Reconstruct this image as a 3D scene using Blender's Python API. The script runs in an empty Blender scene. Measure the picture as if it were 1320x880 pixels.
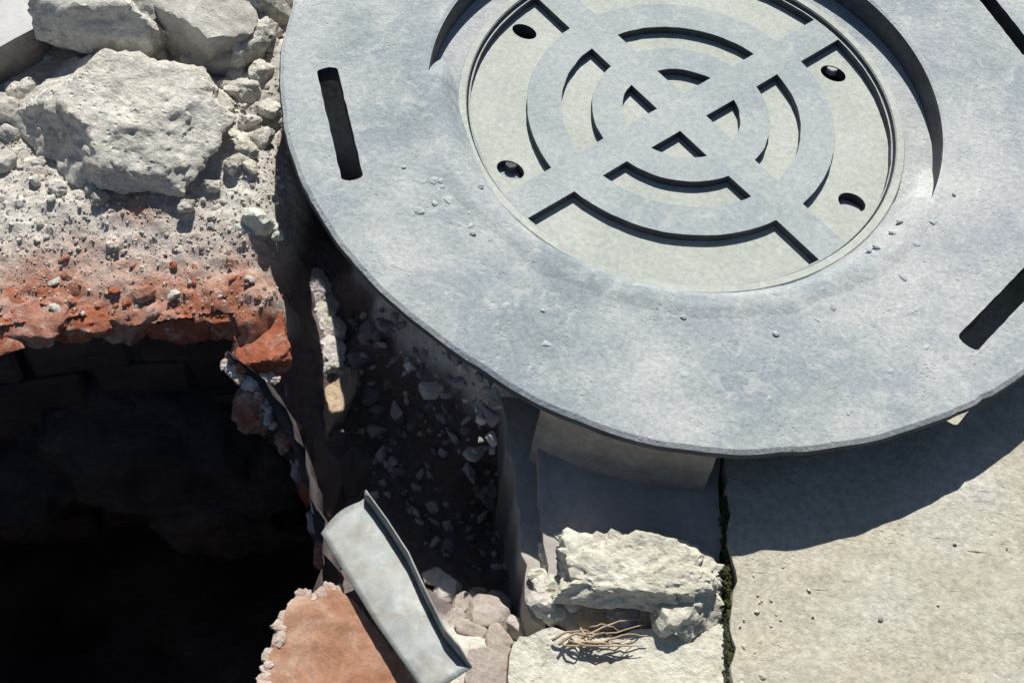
import bpy, bmesh, math, random
import numpy as np
from mathutils import Matrix, Vector, noise as mn

# ------------------------------------------------------------------ camera, sky, sun, exposure
scn = bpy.context.scene
COL = scn.collection
CAM = np.array([0.0, -1.0685374, 1.0433010])
CX = np.array([0.96151174, 0.26432951, 0.07500052])
CY = np.array([-0.26197358, 0.79962659, 0.54033986])
CF = np.array([-0.08285536, 0.53919128, -0.83809770])
FPX = 1600.4                                    # focal length in pixels of the 1320 px wide photograph
cd = bpy.data.cameras.new('camera'); co = bpy.data.objects.new('camera', cd); COL.objects.link(co)
co.matrix_world = Matrix(((CX[0], CY[0], -CF[0], CAM[0]), (CX[1], CY[1], -CF[1], CAM[1]),
                          (CX[2], CY[2], -CF[2], CAM[2]), (0, 0, 0, 1)))
cd.sensor_fit = 'HORIZONTAL'; cd.sensor_width = 36.0; cd.lens = 36.0 * FPX / 1320.0
cd.clip_start = 0.02; cd.clip_end = 500.0
scn.camera = co

SUN_EL, SUN_A = 49.0, 12.0                       # elevation; the sun stands over the far side (+Y), a little to -X
wd = bpy.data.worlds.new('World'); scn.world = wd; wd.use_nodes = True
wn = wd.node_tree.nodes; wn.clear()
sky = wn.new('ShaderNodeTexSky'); sky.sky_type = 'NISHITA'; sky.sun_disc = False
sky.sun_elevation = math.radians(SUN_EL); sky.sun_rotation = math.radians(-SUN_A)
sky.air_density = 1.0; sky.dust_density = 0.6; sky.ozone_density = 1.5
bg = wn.new('ShaderNodeBackground'); bg.inputs['Strength'].default_value = 0.054
wo = wn.new('ShaderNodeOutputWorld')
wd.node_tree.links.new(sky.outputs[0], bg.inputs[0]); wd.node_tree.links.new(bg.outputs[0], wo.inputs[0])
sd = bpy.data.lights.new('sun', 'SUN'); sd.energy = 5.0; sd.angle = math.radians(0.5); sd.color = (1.0, 0.965, 0.90)
so = bpy.data.objects.new('sun', sd); COL.objects.link(so)
_d = Vector((-math.sin(math.radians(SUN_A)) * math.cos(math.radians(SUN_EL)),
             math.cos(math.radians(SUN_A)) * math.cos(math.radians(SUN_EL)), math.sin(math.radians(SUN_EL))))
so.rotation_euler = _d.to_track_quat('Z', 'Y').to_euler(); so.location = (-0.3, 3, 3)
scn.view_settings.view_transform = 'Standard'; scn.view_settings.look = 'None'
scn.view_settings.exposure = 0.24; scn.view_settings.gamma = 1.0; scn.view_settings.use_curve_mapping = False
scn.render.engine = 'CYCLES'; scn.cycles.max_bounces = 6

# ------------------------------------------------------------------ helpers
RNG = random.Random(7)
def U(x, y, z):
    """point at height z seen at photograph pixel (x, y)"""
    d = CF + (x - 660.0) / FPX * CX - (y - 440.0) / FPX * CY
    return CAM + d * ((z - CAM[2]) / d[2])
def pxm(x, y, z):
    return FPX / float(np.dot(U(x, y, z) - CAM, CF))
def tag(o, label=None, cat=None, group=None, kind=None):
    if label: o['label'] = label
    if cat: o['category'] = cat
    if group: o['group'] = group
    if kind: o['kind'] = kind
    return o
def mk(name, verts, faces, mat, parent=None, smooth=False, loc=None):
    me = bpy.data.meshes.new(name)
    me.from_pydata([tuple(map(float, v)) for v in verts], [], [tuple(f) for f in faces]); me.update()
    if smooth: me.shade_smooth()
    if mat: me.materials.append(mat)
    o = bpy.data.objects.new(name, me); COL.objects.link(o)
    if parent: o.parent = parent
    if loc is not None: o.location = loc
    return o
def mk_bm(name, bm, mat, parent=None, smooth=False, loc=None):
    me = bpy.data.meshes.new(name); bm.normal_update(); bm.to_mesh(me); bm.free()
    if smooth: me.shade_smooth()
    if mat: me.materials.append(mat)
    o = bpy.data.objects.new(name, me); COL.objects.link(o)
    if parent: o.parent = parent
    if loc is not None: o.location = loc
    return o
def empty(name, loc):
    o = bpy.data.objects.new(name, None); COL.objects.link(o); o.location = loc; o.empty_display_size = 0.05
    return o
def fbm(p, octs=4, lac=2.1, gain=0.5):
    s = 0.0; a = 1.0; q = Vector(p)
    for _ in range(octs):
        s += a * mn.noise(q); q = q * lac + Vector((3.1, 1.7, 5.3)); a *= gain
    return s
def in_poly(poly, x, y):
    x = np.asarray(x); y = np.asarray(y); r = np.zeros(x.shape, bool); n = len(poly)
    for i in range(n):
        x1, y1 = poly[i]; x2, y2 = poly[(i + 1) % n]
        c = ((y1 > y) != (y2 > y))
        r ^= c & (x < (x2 - x1) * (y - y1) / ((y2 - y1) if y2 != y1 else 1e-12) + x1)
    return r
def near_poly(poly, x, y):
    best = None
    n = len(poly)
    for i in range(n):
        a = np.array(poly[i]); b = np.array(poly[(i + 1) % n]); d = b - a
        t = max(0.0, min(1.0, float(np.dot((x, y) - a, d) / max(1e-12, np.dot(d, d)))))
        q = a + d * t; e = (q[0] - x) ** 2 + (q[1] - y) ** 2
        if best is None or e < best[0]: best = (e, q)
    return best[1], best[0] ** .5
def boolean(o, cutter, op='DIFFERENCE'):
    m = o.modifiers.new('b', 'BOOLEAN'); m.object = cutter; m.operation = op; m.solver = 'EXACT'
    bpy.context.view_layer.update()
    dg = bpy.context.evaluated_depsgraph_get()
    me = bpy.data.meshes.new_from_object(o.evaluated_get(dg))
    o.modifiers.clear(); old = o.data; nm = old.name; o.data = me
    bpy.data.meshes.remove(old); me.name = nm
    cm = cutter.data; bpy.data.objects.remove(cutter); bpy.data.meshes.remove(cm)
def recolour_sides(o, mat, zmin=None, rmax=None):
    """second material for steep faces: painted shade on ring and cover, brown on slab"""
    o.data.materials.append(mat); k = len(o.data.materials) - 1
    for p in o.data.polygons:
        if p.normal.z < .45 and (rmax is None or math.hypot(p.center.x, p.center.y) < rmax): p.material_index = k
def bevel(o, w, seg=2, ang=40):
    m = o.modifiers.new('bevel', 'BEVEL'); m.width = w; m.segments = seg; m.limit_method = 'ANGLE'
    m.angle_limit = math.radians(ang); m.harden_normals = False

# ------------------------------------------------------------------ materials
def mat_rough(name, cols, scale=6.0, detail_scale=90.0, detail=0.35, bump=0.6, bdist=0.004, bscale=120.0,
              rough=0.9, spots=None, spot_scale=40.0, spot_amt=0.35, attr=None, attr_col=None, metallic=0.0,
              pits=0.0, pit_scale=160.0, spec=0.25, bigbump=0.0, distort=0.6, attr2=None, attr2_col=None, stain=None, stain_scale=11.0, stain_amt=.5):
    """layered stone-like material: broad tone variation, fine grain, spots, pits and two scales of relief"""
    m = bpy.data.materials.new(name); m.use_nodes = True
    nt = m.node_tree; N = nt.nodes; L = nt.links; N.clear()
    out = N.new('ShaderNodeOutputMaterial'); b = N.new('ShaderNodeBsdfPrincipled')
    L.new(b.outputs[0], out.inputs[0])
    b.inputs['Roughness'].default_value = rough; b.inputs['Metallic'].default_value = metallic
    b.inputs['Specular IOR Level'].default_value = spec
    geo = N.new('ShaderNodeNewGeometry'); pos = geo.outputs['Position']
    def nz(sc, det=6, rg=0.6, dist=0.0):
        n = N.new('ShaderNodeTexNoise'); n.inputs['Scale'].default_value = sc; n.inputs['Detail'].default_value = det
        n.inputs['Roughness'].default_value = rg; n.inputs['Distortion'].default_value = dist
        L.new(pos, n.inputs['Vector']); return n.outputs[0]
    def ramp(src, stops):
        r = N.new('ShaderNodeValToRGB'); e = r.color_ramp.elements
        while len(e) < len(stops): e.new(0.5)
        for i, (p, c) in enumerate(stops):
            e[i].position = p; e[i].color = (c[0], c[1], c[2], 1) if not isinstance(c, float) else (c, c, c, 1)
        L.new(src, r.inputs[0]); return r.outputs[0]
    def mix(f, a, c, mode='MIX'):
        x = N.new('ShaderNodeMix'); x.data_type = 'RGBA'; x.blend_type = mode
        if isinstance(f, float): x.inputs[0].default_value = f
        else: L.new(f, x.inputs[0])
        for s, v in ((x.inputs[6], a), (x.inputs[7], c)):
            if isinstance(v, tuple): s.default_value = (v[0], v[1], v[2], 1)
            else: L.new(v, s)
        return x.outputs[2]
    n = len(cols)
    base = ramp(nz(scale, 5, 0.62, distort), [(0.30 + 0.40 * i / max(1, n - 1), c) for i, c in enumerate(cols)])
    grain = ramp(nz(detail_scale, 8, 0.75), [(0.28, 1.0 - detail), (0.72, 1.0 + detail * 0.55)])
    col = mix(1.0, base, grain, 'MULTIPLY')
    if spots:
        col = mix(ramp(nz(spot_scale, 6, 0.7, 0.8), [(0.52, 0.0), (0.66, spot_amt)]), col, tuple(spots))
    if attr:
        a = N.new('ShaderNodeAttribute'); a.attribute_name = attr
        jit = N.new('ShaderNodeMath'); jit.operation = 'MULTIPLY_ADD'; jit.inputs[1].default_value = 1.6; jit.inputs[2].default_value = -0.8
        L.new(nz(70, 6, 0.7), jit.inputs[0])
        ad = N.new('ShaderNodeMath'); ad.operation = 'MULTIPLY_ADD'; ad.use_clamp = True
        L.new(jit.outputs[0], ad.inputs[0]); L.new(a.outputs['Fac'], ad.inputs[1]); L.new(a.outputs['Fac'], ad.inputs[2])
        col = mix(ad.outputs[0], col, mix(1.0, tuple(attr_col), grain, 'MULTIPLY'))
    if attr2:
        a2 = N.new('ShaderNodeAttribute'); a2.attribute_name = attr2
        col = mix(a2.outputs['Fac'], col, mix(1.0, tuple(attr2_col), grain, 'MULTIPLY'))
    if stain:
        col = mix(ramp(nz(stain_scale, 8, 0.66), [(0.42, 0.0), (0.68, stain_amt)]), col, mix(1.0, tuple(stain), grain, 'MULTIPLY'))
    h = nz(bscale, 9, 0.72)
    hs = h
    if bigbump:
        ml = N.new('ShaderNodeMath'); ml.operation = 'MULTIPLY_ADD'; ml.inputs[1].default_value = bigbump
        L.new(nz(bscale * 0.22, 6, 0.6, 0.4), ml.inputs[0]); L.new(h, ml.inputs[2]); hs = ml.outputs[0]
    if pits:
        v = N.new('ShaderNodeTexVoronoi'); v.inputs['Scale'].default_value = pit_scale; L.new(pos, v.inputs['Vector'])
        gate = ramp(nz(pit_scale * 0.13, 4, 0.6), [(0.48, 0.0), (0.62, 1.0)])
        pr = ramp(v.outputs['Distance'], [(0.12, 1.0), (0.34, 0.0)])
        pm = N.new('ShaderNodeMath'); pm.operation = 'MULTIPLY'; L.new(gate, pm.inputs[0]); L.new(pr, pm.inputs[1])
        sb = N.new('ShaderNodeMath'); sb.operation = 'MULTIPLY_ADD'; sb.inputs[1].default_value = -pits
        L.new(pm.outputs[0], sb.inputs[0]); L.new(hs, sb.inputs[2]); hs = sb.outputs[0]
    bu = N.new('ShaderNodeBump'); bu.inputs['Strength'].default_value = bump; bu.inputs['Distance'].default_value = bdist
    L.new(hs, bu.inputs['Height']); L.new(bu.outputs[0], b.inputs['Normal'])
    L.new(col, b.inputs['Base Color'])
    return m

M = {}
M['frame'] = mat_rough('dusted_ring', [(.235, .285, .30), (.305, .345, .37), (.365, .385, .42)], scale=4.0, detail_scale=170, detail=.32, distort=.1,
                       bump=.75, bdist=.0022, bscale=190, spots=(.53, .54, .52), spot_scale=48, spot_amt=.5, pits=.45, pit_scale=190, rough=.82, spec=.3, bigbump=.5,
                       stain=(.55, .56, .54), stain_scale=5.0, stain_amt=.95)
M['cover'] = mat_rough('pale_cover_field', [(.37, .405, .37), (.43, .46, .415), (.48, .505, .455)], scale=8, detail_scale=140, detail=.28, distort=.1,
                       bump=.45, bdist=.0014, bscale=190, spots=(.36, .37, .33), spot_scale=30, spot_amt=.4, rough=.8, spec=.3, pits=.5, pit_scale=190,
                       stain=(.45, .47, .465), stain_scale=8, stain_amt=.5)
M['rib'] = mat_rough('worn_rib_tops', [(.275, .32, .335), (.335, .375, .385), (.385, .42, .42)], scale=8, detail_scale=150, detail=.3, distort=.1,
                     bump=.5, bdist=.0014, bscale=190, spots=(.46, .48, .45), spot_scale=40, spot_amt=.5, rough=.78, spec=.3, pits=.7, pit_scale=190,
                     stain=(.40, .43, .42), stain_scale=9, stain_amt=.6)
M['iron_shade'] = mat_rough('iron_and_painted_shade', [(.045, .05, .06), (.07, .075, .085), (.10, .105, .11)], scale=26, detail_scale=150, detail=.3, bump=.5, bdist=.0015, bscale=180, rough=.75)  # near-black colour painting shade onto steep ring and cover faces; also one bolt head
M['mortar'] = mat_rough('dried_mortar', [(.35, .39, .42), (.42, .455, .475), (.49, .51, .51)], scale=13, detail_scale=170, detail=.24, distort=.2,
                        bump=.7, bdist=.0022, bscale=170, pits=.6, pit_scale=220, spots=(.55, .55, .51), spot_scale=26, spot_amt=.55)
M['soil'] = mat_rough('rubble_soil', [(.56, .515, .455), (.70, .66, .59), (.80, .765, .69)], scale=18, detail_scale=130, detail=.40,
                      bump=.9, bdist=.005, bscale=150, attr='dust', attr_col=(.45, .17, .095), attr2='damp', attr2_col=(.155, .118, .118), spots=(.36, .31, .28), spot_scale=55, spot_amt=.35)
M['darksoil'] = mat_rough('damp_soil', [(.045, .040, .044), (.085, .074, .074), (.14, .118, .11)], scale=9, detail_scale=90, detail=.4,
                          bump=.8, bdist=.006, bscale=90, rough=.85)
M['stone'] = mat_rough('pale_stone', [(.60, .565, .485), (.75, .715, .63), (.84, .81, .73)], scale=13, detail_scale=110, detail=.42,
                       bump=.95, bdist=.006, bscale=120, spots=(.34, .31, .28), spot_scale=50, spot_amt=.6, pits=.5, pit_scale=110, bigbump=.8)
M['stone2'] = mat_rough('grey_stone', [(.42, .39, .35), (.56, .53, .475), (.68, .65, .58)], scale=15, detail_scale=110, detail=.35,
                        bump=.8, bdist=.004, bscale=150, spots=(.60, .58, .52), spot_scale=30, spot_amt=.5, bigbump=.7)
M['slabgrey'] = mat_rough('smooth_grey_slab', [(.42, .42, .42), (.50, .50, .50), (.56, .56, .55)], scale=9, detail_scale=140, detail=.12,
                          bump=.3, bdist=.002, bscale=160)
M['pale'] = mat_rough('greenish_white_stone', [(.52, .56, .46), (.64, .67, .58)], scale=30, detail_scale=150, detail=.25, bump=.7, bdist=.003, bscale=170)
M['brick'] = mat_rough('red_brick', [(.26, .075, .040), (.40, .125, .065), (.47, .20, .12)], scale=20, detail_scale=140, detail=.35,
                       bump=.8, bdist=.004, bscale=150, spots=(.56, .44, .36), spot_scale=34, spot_amt=.7, bigbump=.6)
M['brickdust'] = mat_rough('dusty_brick', [(.34, .12, .075), (.42, .19, .13), (.52, .36, .29)], scale=22, detail_scale=140, detail=.35,
                           bump=.8, bdist=.004, bscale=150, spots=(.56, .50, .44), spot_scale=38, spot_amt=.8, bigbump=.6)
M['orange'] = mat_rough('orange_brick', [(.30, .145, .085), (.41, .22, .14), (.52, .37, .28)], scale=20, detail_scale=130, detail=.35,
                        bump=.6, bdist=.003, bscale=130, spots=(.33, .15, .08), spot_scale=26, spot_amt=.5)
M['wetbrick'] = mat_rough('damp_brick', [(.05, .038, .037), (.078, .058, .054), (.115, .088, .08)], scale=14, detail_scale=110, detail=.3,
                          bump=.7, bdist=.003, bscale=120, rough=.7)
M['lime'] = mat_rough('white_lime_mortar', [(.58, .52, .48), (.68, .64, .60)], scale=30, detail_scale=150, detail=.25, bump=.7, bdist=.003, bscale=170)
M['edge'] = mat_rough('pale_chipped_edge', [(.46, .33, .26), (.60, .52, .45)], scale=40, detail_scale=150, detail=.25, bump=.7, bdist=.003, bscale=170)
M['pave'] = mat_rough('paving_concrete', [(.43, .405, .325), (.53, .505, .42), (.60, .585, .52)], scale=6.5, detail_scale=120, detail=.42,
                      bump=.8, bdist=.0032, bscale=170, spots=(.36, .34, .28), spot_scale=85, spot_amt=.5, pits=.35, pit_scale=150, bigbump=.8, stain=(.52, .48, .36), stain_scale=7, stain_amt=.7)
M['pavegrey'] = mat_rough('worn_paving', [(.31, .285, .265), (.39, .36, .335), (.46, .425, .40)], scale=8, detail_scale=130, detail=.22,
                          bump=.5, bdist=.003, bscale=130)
M['chunk'] = mat_rough('broken_concrete', [(.58, .55, .44), (.71, .685, .57), (.80, .775, .67)], scale=14, detail_scale=130, detail=.30,
                       bump=.9, bdist=.005, bscale=120, spots=(.42, .39, .30), spot_scale=36, spot_amt=.6, bigbump=1.0, pits=.4, pit_scale=120)
M['ledge'] = mat_rough('grey_mortar_bed', [(.32, .29, .26), (.40, .365, .33), (.47, .43, .39)], scale=14, detail_scale=120, detail=.25,
                       bump=.6, bdist=.004, bscale=110)
M['block'] = mat_rough('brown_grey_block', [(.28, .25, .215), (.36, .325, .28), (.44, .40, .35)], scale=16, detail_scale=110, detail=.3,
                       bump=.7, bdist=.004, bscale=110)
M['chip'] = mat_rough('dark_chip', [(.18, .17, .175), (.28, .265, .265), (.37, .35, .345)], scale=24, detail_scale=120, detail=.3, bump=.6, bdist=.003, bscale=140)
M['chiplight'] = mat_rough('grey_chip', [(.44, .41, .37), (.60, .57, .52)], scale=24, detail_scale=120, detail=.3, bump=.6, bdist=.003, bscale=140)
M['pink'] = mat_rough('pinkish_rubble', [(.34, .28, .245), (.46, .395, .35), (.56, .50, .45)], scale=26, detail_scale=130, detail=.3, bump=.8, bdist=.004, bscale=150)
M['tan'] = mat_rough('tan_stone', [(.46, .33, .22), (.58, .46, .33)], scale=32, detail_scale=140, detail=.35, bump=.8, bdist=.004, bscale=140, pits=.5, pit_scale=200)
M['steel'] = mat_rough('galvanised_steel', [(.23, .25, .245), (.29, .31, .30), (.35, .37, .355)], scale=22, detail_scale=110, detail=.12,
                       bump=.25, bdist=.001, bscale=160, spots=(.46, .48, .45), spot_scale=30, spot_amt=.6, rough=.6, spec=.4, metallic=.15, stain=(.19, .15, .11), stain_scale=34, stain_amt=.6)
M['root'] = mat_rough('dry_root', [(.34, .25, .17), (.50, .40, .28)], scale=40, detail_scale=200, detail=.3, bump=.4, bdist=.001)
M['moss'] = mat_rough('moss', [(.030, .035, .012), (.06, .065, .022), (.10, .10, .04)], scale=40, detail_scale=150, detail=.4, bump=.6, bdist=.003, bscale=200)
M['shard'] = mat_rough('dark_slate_shard', [(.075, .065, .07), (.12, .105, .11)], scale=20, detail_scale=100, detail=.25, bump=.3, bdist=.002, bscale=120, rough=.6)

# ------------------------------------------------------------------ shape makers
def rock_mesh(seed, size, planes=14, sub=4, rough=0.06, cuts=()):
    """angular stone: a sphere of directions clipped by random planes, then broken up with noise"""
    r = random.Random(seed); bm = bmesh.new(); bmesh.ops.create_icosphere(bm, subdivisions=sub, radius=1.0)
    pl = []
    for i in range(planes):
        v = Vector((r.gauss(0, 1), r.gauss(0, 1), r.gauss(0, 1) * .8)).normalized(); pl.append((v, r.uniform(.62, .95)))
    for c in cuts: pl.append((Vector(c[:3]).normalized(), c[3]))
    off = Vector((r.uniform(-50, 50), r.uniform(-50, 50), r.uniform(-50, 50)))
    for v in bm.verts:
        d = v.co.normalized(); rad = 1.08
        for n_, k in pl:
            q = d.dot(n_)
            if q > .05: rad = min(rad, k / q)
        p = d * rad
        w = Vector((p.x * size[0], p.y * size[1], p.z * size[2])) * (3 / sum(size))
        e = fbm(w * 2.6 + off, 3) * rough * 1.2 + fbm(w * 8 + off, 3) * rough * .5
        if sub >= 5: e += fbm(w * 24 + off, 2) * rough * .22
        p = p * (1 + e)
        v.co = Vector((p.x * size[0], p.y * size[1], p.z * size[2]))
    return bm
def rock(name, x, y, z, size, seed, mat, label=None, cat='stone', rotz=0.0, tilt=(0, 0), planes=14, sub=4, rough=.06,
         group=None, cuts=(), parent=None, sink=.75):
    """a stone whose middle shows at pixel (x, y) when it rests on height z"""
    bm = rock_mesh(seed, size, planes, sub, rough, cuts)
    c = U(x, y, z + size[2] * sink)
    o = mk_bm(name, bm, mat, parent, smooth=sub >= 4, loc=tuple(c)); o.rotation_euler = (tilt[0], tilt[1], rotz)
    if sub >= 4: 
        try: o.data.set_sharp_from_angle(angle=math.radians(38))
        except Exception: pass
    if label: tag(o, label, cat, group)
    return o
def lump_box(name, size, mat, seed=0, n=10, amp=.004, rnd=.12, parent=None, chip=0.0):
    """box with worn edges, chipped corners and an uneven skin"""
    bm = bmesh.new(); bmesh.ops.create_cube(bm, size=2.0)
    bmesh.ops.subdivide_edges(bm, edges=bm.edges[:], cuts=n, use_grid_fill=True)
    r = random.Random(seed); off = Vector((r.uniform(-30, 30), r.uniform(-30, 30), r.uniform(-30, 30)))
    m = min(size)
    for v in bm.verts:
        p = v.co.copy()
        # round off edges: pull points that are far out on two axes
        for a, b_ in ((0, 1), (1, 2), (0, 2)):
            ea = 1 - abs(p[a]); eb = 1 - abs(p[b_])
        q = Vector((p.x * size[0] / 2, p.y * size[1] / 2, p.z * size[2] / 2))
        rr = rnd * m
        inner = Vector([max(-(size[i] / 2 - rr), min(size[i] / 2 - rr, q[i])) for i in range(3)])
        d = q - inner
        if d.length > rr: q = inner + d.normalized() * rr
        nrm = d.normalized() if d.length > 1e-6 else p.normalized()
        e = fbm(q * 14 + off, 3) * amp + fbm(q * 60 + off, 3) * amp * .45
        if chip:
            c = max(0.0, mn.noise(q * 11 + off * 2) - .12); k = sum(1 for i in range(3) if abs(p[i]) > .7)
            e -= chip * c * (k >= 2) + chip * .35 * c
        v.co = q + nrm * e
    return mk_bm(name, bm, mat, parent, smooth=True)
def put(o, loc, rot=(0, 0, 0)):
    o.location = tuple(loc); o.rotation_euler = rot; return o
def prism(name, poly, ztop, thick, mat, parent=None, res=.012, amp=.002, edge=.004, seed=0, skirt=True, zfun=None, rim=.004):
    """slab over a world polygon: gridded, uneven top with worn, slightly ragged edges and vertical sides"""
    # densify outline with ragged edges
    r = random.Random(seed); off = Vector((r.uniform(-40, 40), r.uniform(-40, 40), 0))
    pts = []
    n = len(poly)
    for i in range(n):
        a = np.array(poly[i][:2]); b = np.array(poly[(i + 1) % n][:2]); L_ = np.linalg.norm(b - a); k = max(1, int(L_ / res))
        nr = np.array([(b - a)[1], -(b - a)[0]]) / max(L_, 1e-9)
        for j in range(k):
            q = a + (b - a) * j / k
            e = fbm(Vector((q[0] * 22, q[1] * 22, 0)) + off, 4) * edge
            pts.append(q + nr * e)
    bm = bmesh.new()
    P = np.array(pts); cen = P.mean(0)
    zz = (lambda x, y: ztop) if zfun is None else zfun
    def zn(q): return zz(q[0], q[1]) + fbm(Vector((q[0] * 9, q[1] * 9, 1)) + off, 3) * amp + fbm(Vector((q[0] * 45, q[1] * 45, 2)) + off, 3) * amp * .4
    m = len(P)
    # inset ring for a worn arris
    tang = np.roll(P, -1, 0) - np.roll(P, 1, 0); nin = np.stack([-tang[:, 1], tang[:, 0]], 1); nin /= np.linalg.norm(nin, axis=1)[:, None] + 1e-9
    area = .5 * np.sum(P[:, 0] * np.roll(P[:, 1], -1) - np.roll(P[:, 0], -1) * P[:, 1])
    if area < 0: nin = -nin
    ins = P + nin * rim
    bot = [bm.verts.new((q[0], q[1], zz(q[0], q[1]) - thick)) for q in P]
    mid = [bm.verts.new((q[0], q[1], zn(q) - rim * (0.9 + .5 * fbm(Vector((q[0] * 40, q[1] * 40, 5)) + off, 2)))) for q in P]
    top = [bm.verts.new((q[0], q[1], zn(q))) for q in ins]
    for i in range(m):
        j = (i + 1) % m
        for A, B in ((bot, mid), (mid, top)):
            f = (A[i], A[j], B[j], B[i])
            bm.faces.new(f if area > 0 else f[::-1])
    edges = [bm.edges.get((top[i], top[(i + 1) % m])) for i in range(m)]
    bmesh.ops.triangle_fill(bm, use_beauty=True, edges=edges)
    # interior points
    for _ in range(7):
        te = [e for e in bm.edges if all(abs(v.co.z - zz(v.co.x, v.co.y)) < .02 for v in e.verts) and e.calc_length() > res * 2.2 and len(e.link_faces) == 2 and not any(v in () for v in e.verts)]
        if not te: break
        bmesh.ops.subdivide_edges(bm, edges=te, cuts=1)
        bmesh.ops.triangulate(bm, faces=[f for f in bm.faces if len(f.verts) > 4])
    bmset = set(bot) | set(mid)
    for v in bm.verts:
        if v in bmset or not v.is_valid: continue
        if v.co.z > zz(v.co.x, v.co.y) - thick * .5: v.co.z = zn((v.co.x, v.co.y))
    bmesh.ops.recalc_face_normals(bm, faces=bm.faces[:])
    o = mk_bm(name, bm, mat, parent, smooth=True)
    try: o.data.set_sharp_from_angle(angle=math.radians(40))
    except Exception: pass
    return o
def W2(pts, z): return [tuple(U(x, y, z)[:2]) for x, y in pts]

# ------------------------------------------------------------------ ground: rubble terrain, hole, pit
HOLE_PX = [(-320, 455, -.125), (-150, 440, -.125), (0, 428, -.125), (60, 418, -.125), (130, 412, -.125), (200, 416, -.125), (262, 408, -.125), (303, 412, -.13), (308, 440, -.14), (290, 468, -.15),
           (318, 500, -.17), (338, 530, -.19), (352, 558, -.21), (376, 605, -.23), (394, 655, -.235), (408, 702, -.22), (420, 748, -.18), (398, 768, -.15), (372, 778, -.14), (352, 830, -.14), (330, 890, -.14), (300, 990, -.14), (-300, 1000, -.13)]
HZ = -0.125
HOLE = []
for _i in range(len(HOLE_PX)):
    _a = U(*HOLE_PX[_i])[:2]; _b = U(*HOLE_PX[(_i + 1) % len(HOLE_PX)])[:2]; _k = max(1, int(np.linalg.norm(_b - _a) / .014)); _t = (_b - _a) / np.linalg.norm(_b - _a)
    for _j in range(_k):
        _q = _a + (_b - _a) * _j / _k; _e = fbm(Vector((_q[0] * 38, _q[1] * 38, 11)), 3) * .011
        HOLE.append((_q[0] - _t[1] * _e, _q[1] + _t[0] * _e))
CTRL = [(-150, -150, -.10), (0, -100, -.10), (150, -100, -.09), (300, -80, -.09), (450, -60, -.10), (-100, 100, -.11), (-100, 300, -.115), (0, 120, -.10), (0, 220, -.105), (0, 330, -.11), (0, 420, -.12), (-150, 440, -.12),
        (100, 60, -.09), (100, 300, -.098), (100, 400, -.12), (200, 60, -.085), (200, 270, -.090), (200, 350, -.11), (200, 410, -.122), (300, 60, -.085), (320, 150, -.09),
        (300, 260, -.095), (300, 340, -.108), (300, 400, -.118), (350, 200, -.095), (357, 300, -.105), (357, 380, -.115), (340, 430, -.13),
        (385, 250, -.13), (392, 330, -.17), (382, 400, -.18), (372, 470, -.185), (368, 540, -.21), (385, 600, -.235), (405, 660, -.24), (415, 720, -.215),
        (412, 360, -.205), (422, 420, -.21), (432, 480, -.215), (442, 560, -.225), (425, 620, -.24), (440, 400, -.215), (452, 480, -.225), (420, 300, -.20), (395, 130, -.085), (400, 50, -.065), (440, 30, -.06), (480, -20, -.06), (420, 210, -.16),
        (462, 350, -.15), (490, 385, -.125), (530, 415, -.105), (570, 440, -.095), (610, 466, -.09), (645, 490, -.09), (470, 420, -.205), (500, 450, -.19), (540, 480, -.18), (590, 510, -.17), (640, 540, -.17),
        (478, 500, -.25), (520, 530, -.245), (570, 560, -.24), (630, 590, -.24), (480, 570, -.27), (540, 600, -.285), (600, 640, -.29), (655, 650, -.30),
        (560, 670, -.29), (505, 650, -.26), (620, 700, -.305), (660, 720, -.30), (650, 760, -.28), (600, 745, -.25), (560, 750, -.22), (520, 760, -.2),
        (470, 700, -.22), (440, 680, -.23), (440, 770, -.18), (620, 800, -.19), (650, 800, -.22), (560, 830, -.165), (640, 860, -.15), (500, 880, -.16), (420, 880, -.18), (600, 960, -.15),
        (720, 600, -.2), (720, 700, -.25), (720, 860, -.18), (850, 700, -.2), (850, 900, -.18), (750, 1000, -.16), (960, 800, -.18), (960, 600, -.18), (700, 300, -.10), (600, 200, -.10), (800, 400, -.10), (520, 200, -.10), (560, 330, -.095)]
_cp = np.array([U(x, y, z) for x, y, z in CTRL])
_extra = np.array([(-1.3, .6, -.1), (-.9, .6, -.09), (-.5, .6, -.09), (0, .7, -.1), (.4, .7, -.12), (.4, 0, -.16), (.4, -1.1, -.16), (0, -1.2, -.16), (-.5, -1.2, -.13), (-1.3, -1.1, -.12), (-1.3, -.4, -.12), (-1.0, -.9, -.12), (0, .3, -.12), (-.45, .35, -.1)])
_cp = np.vstack([_cp, _extra])
def _tps(r2): return np.where(r2 > 1e-12, r2 * np.log(r2 + 1e-12), 0.0) * .5
_n = len(_cp)
_K = _tps(((_cp[:, None, :2] - _cp[None, :, :2]) ** 2).sum(-1)) + np.eye(_n) * 5e-5
_Pm = np.c_[np.ones(_n), _cp[:, :2]]
_A = np.block([[_K, _Pm], [_Pm.T, np.zeros((3, 3))]])
_w = np.linalg.solve(_A, np.r_[_cp[:, 2], 0, 0, 0])
def ground_z(x, y):
    x = np.atleast_1d(np.asarray(x, float)); y = np.atleast_1d(np.asarray(y, float))
    out = np.empty(x.shape)
    f = x.ravel(); g = y.ravel(); o = out.ravel()
    for i in range(0, len(f), 20000):
        q = np.c_[f[i:i + 20000], g[i:i + 20000]]
        k = _tps(((q[:, None] - _cp[None, :, :2]) ** 2).sum(-1))
        o[i:i + 20000] = k @ _w[:_n] + _w[_n] + q @ _w[_n + 1:]
    return np.clip(o.reshape(x.shape), -.36, -.055)
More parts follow.
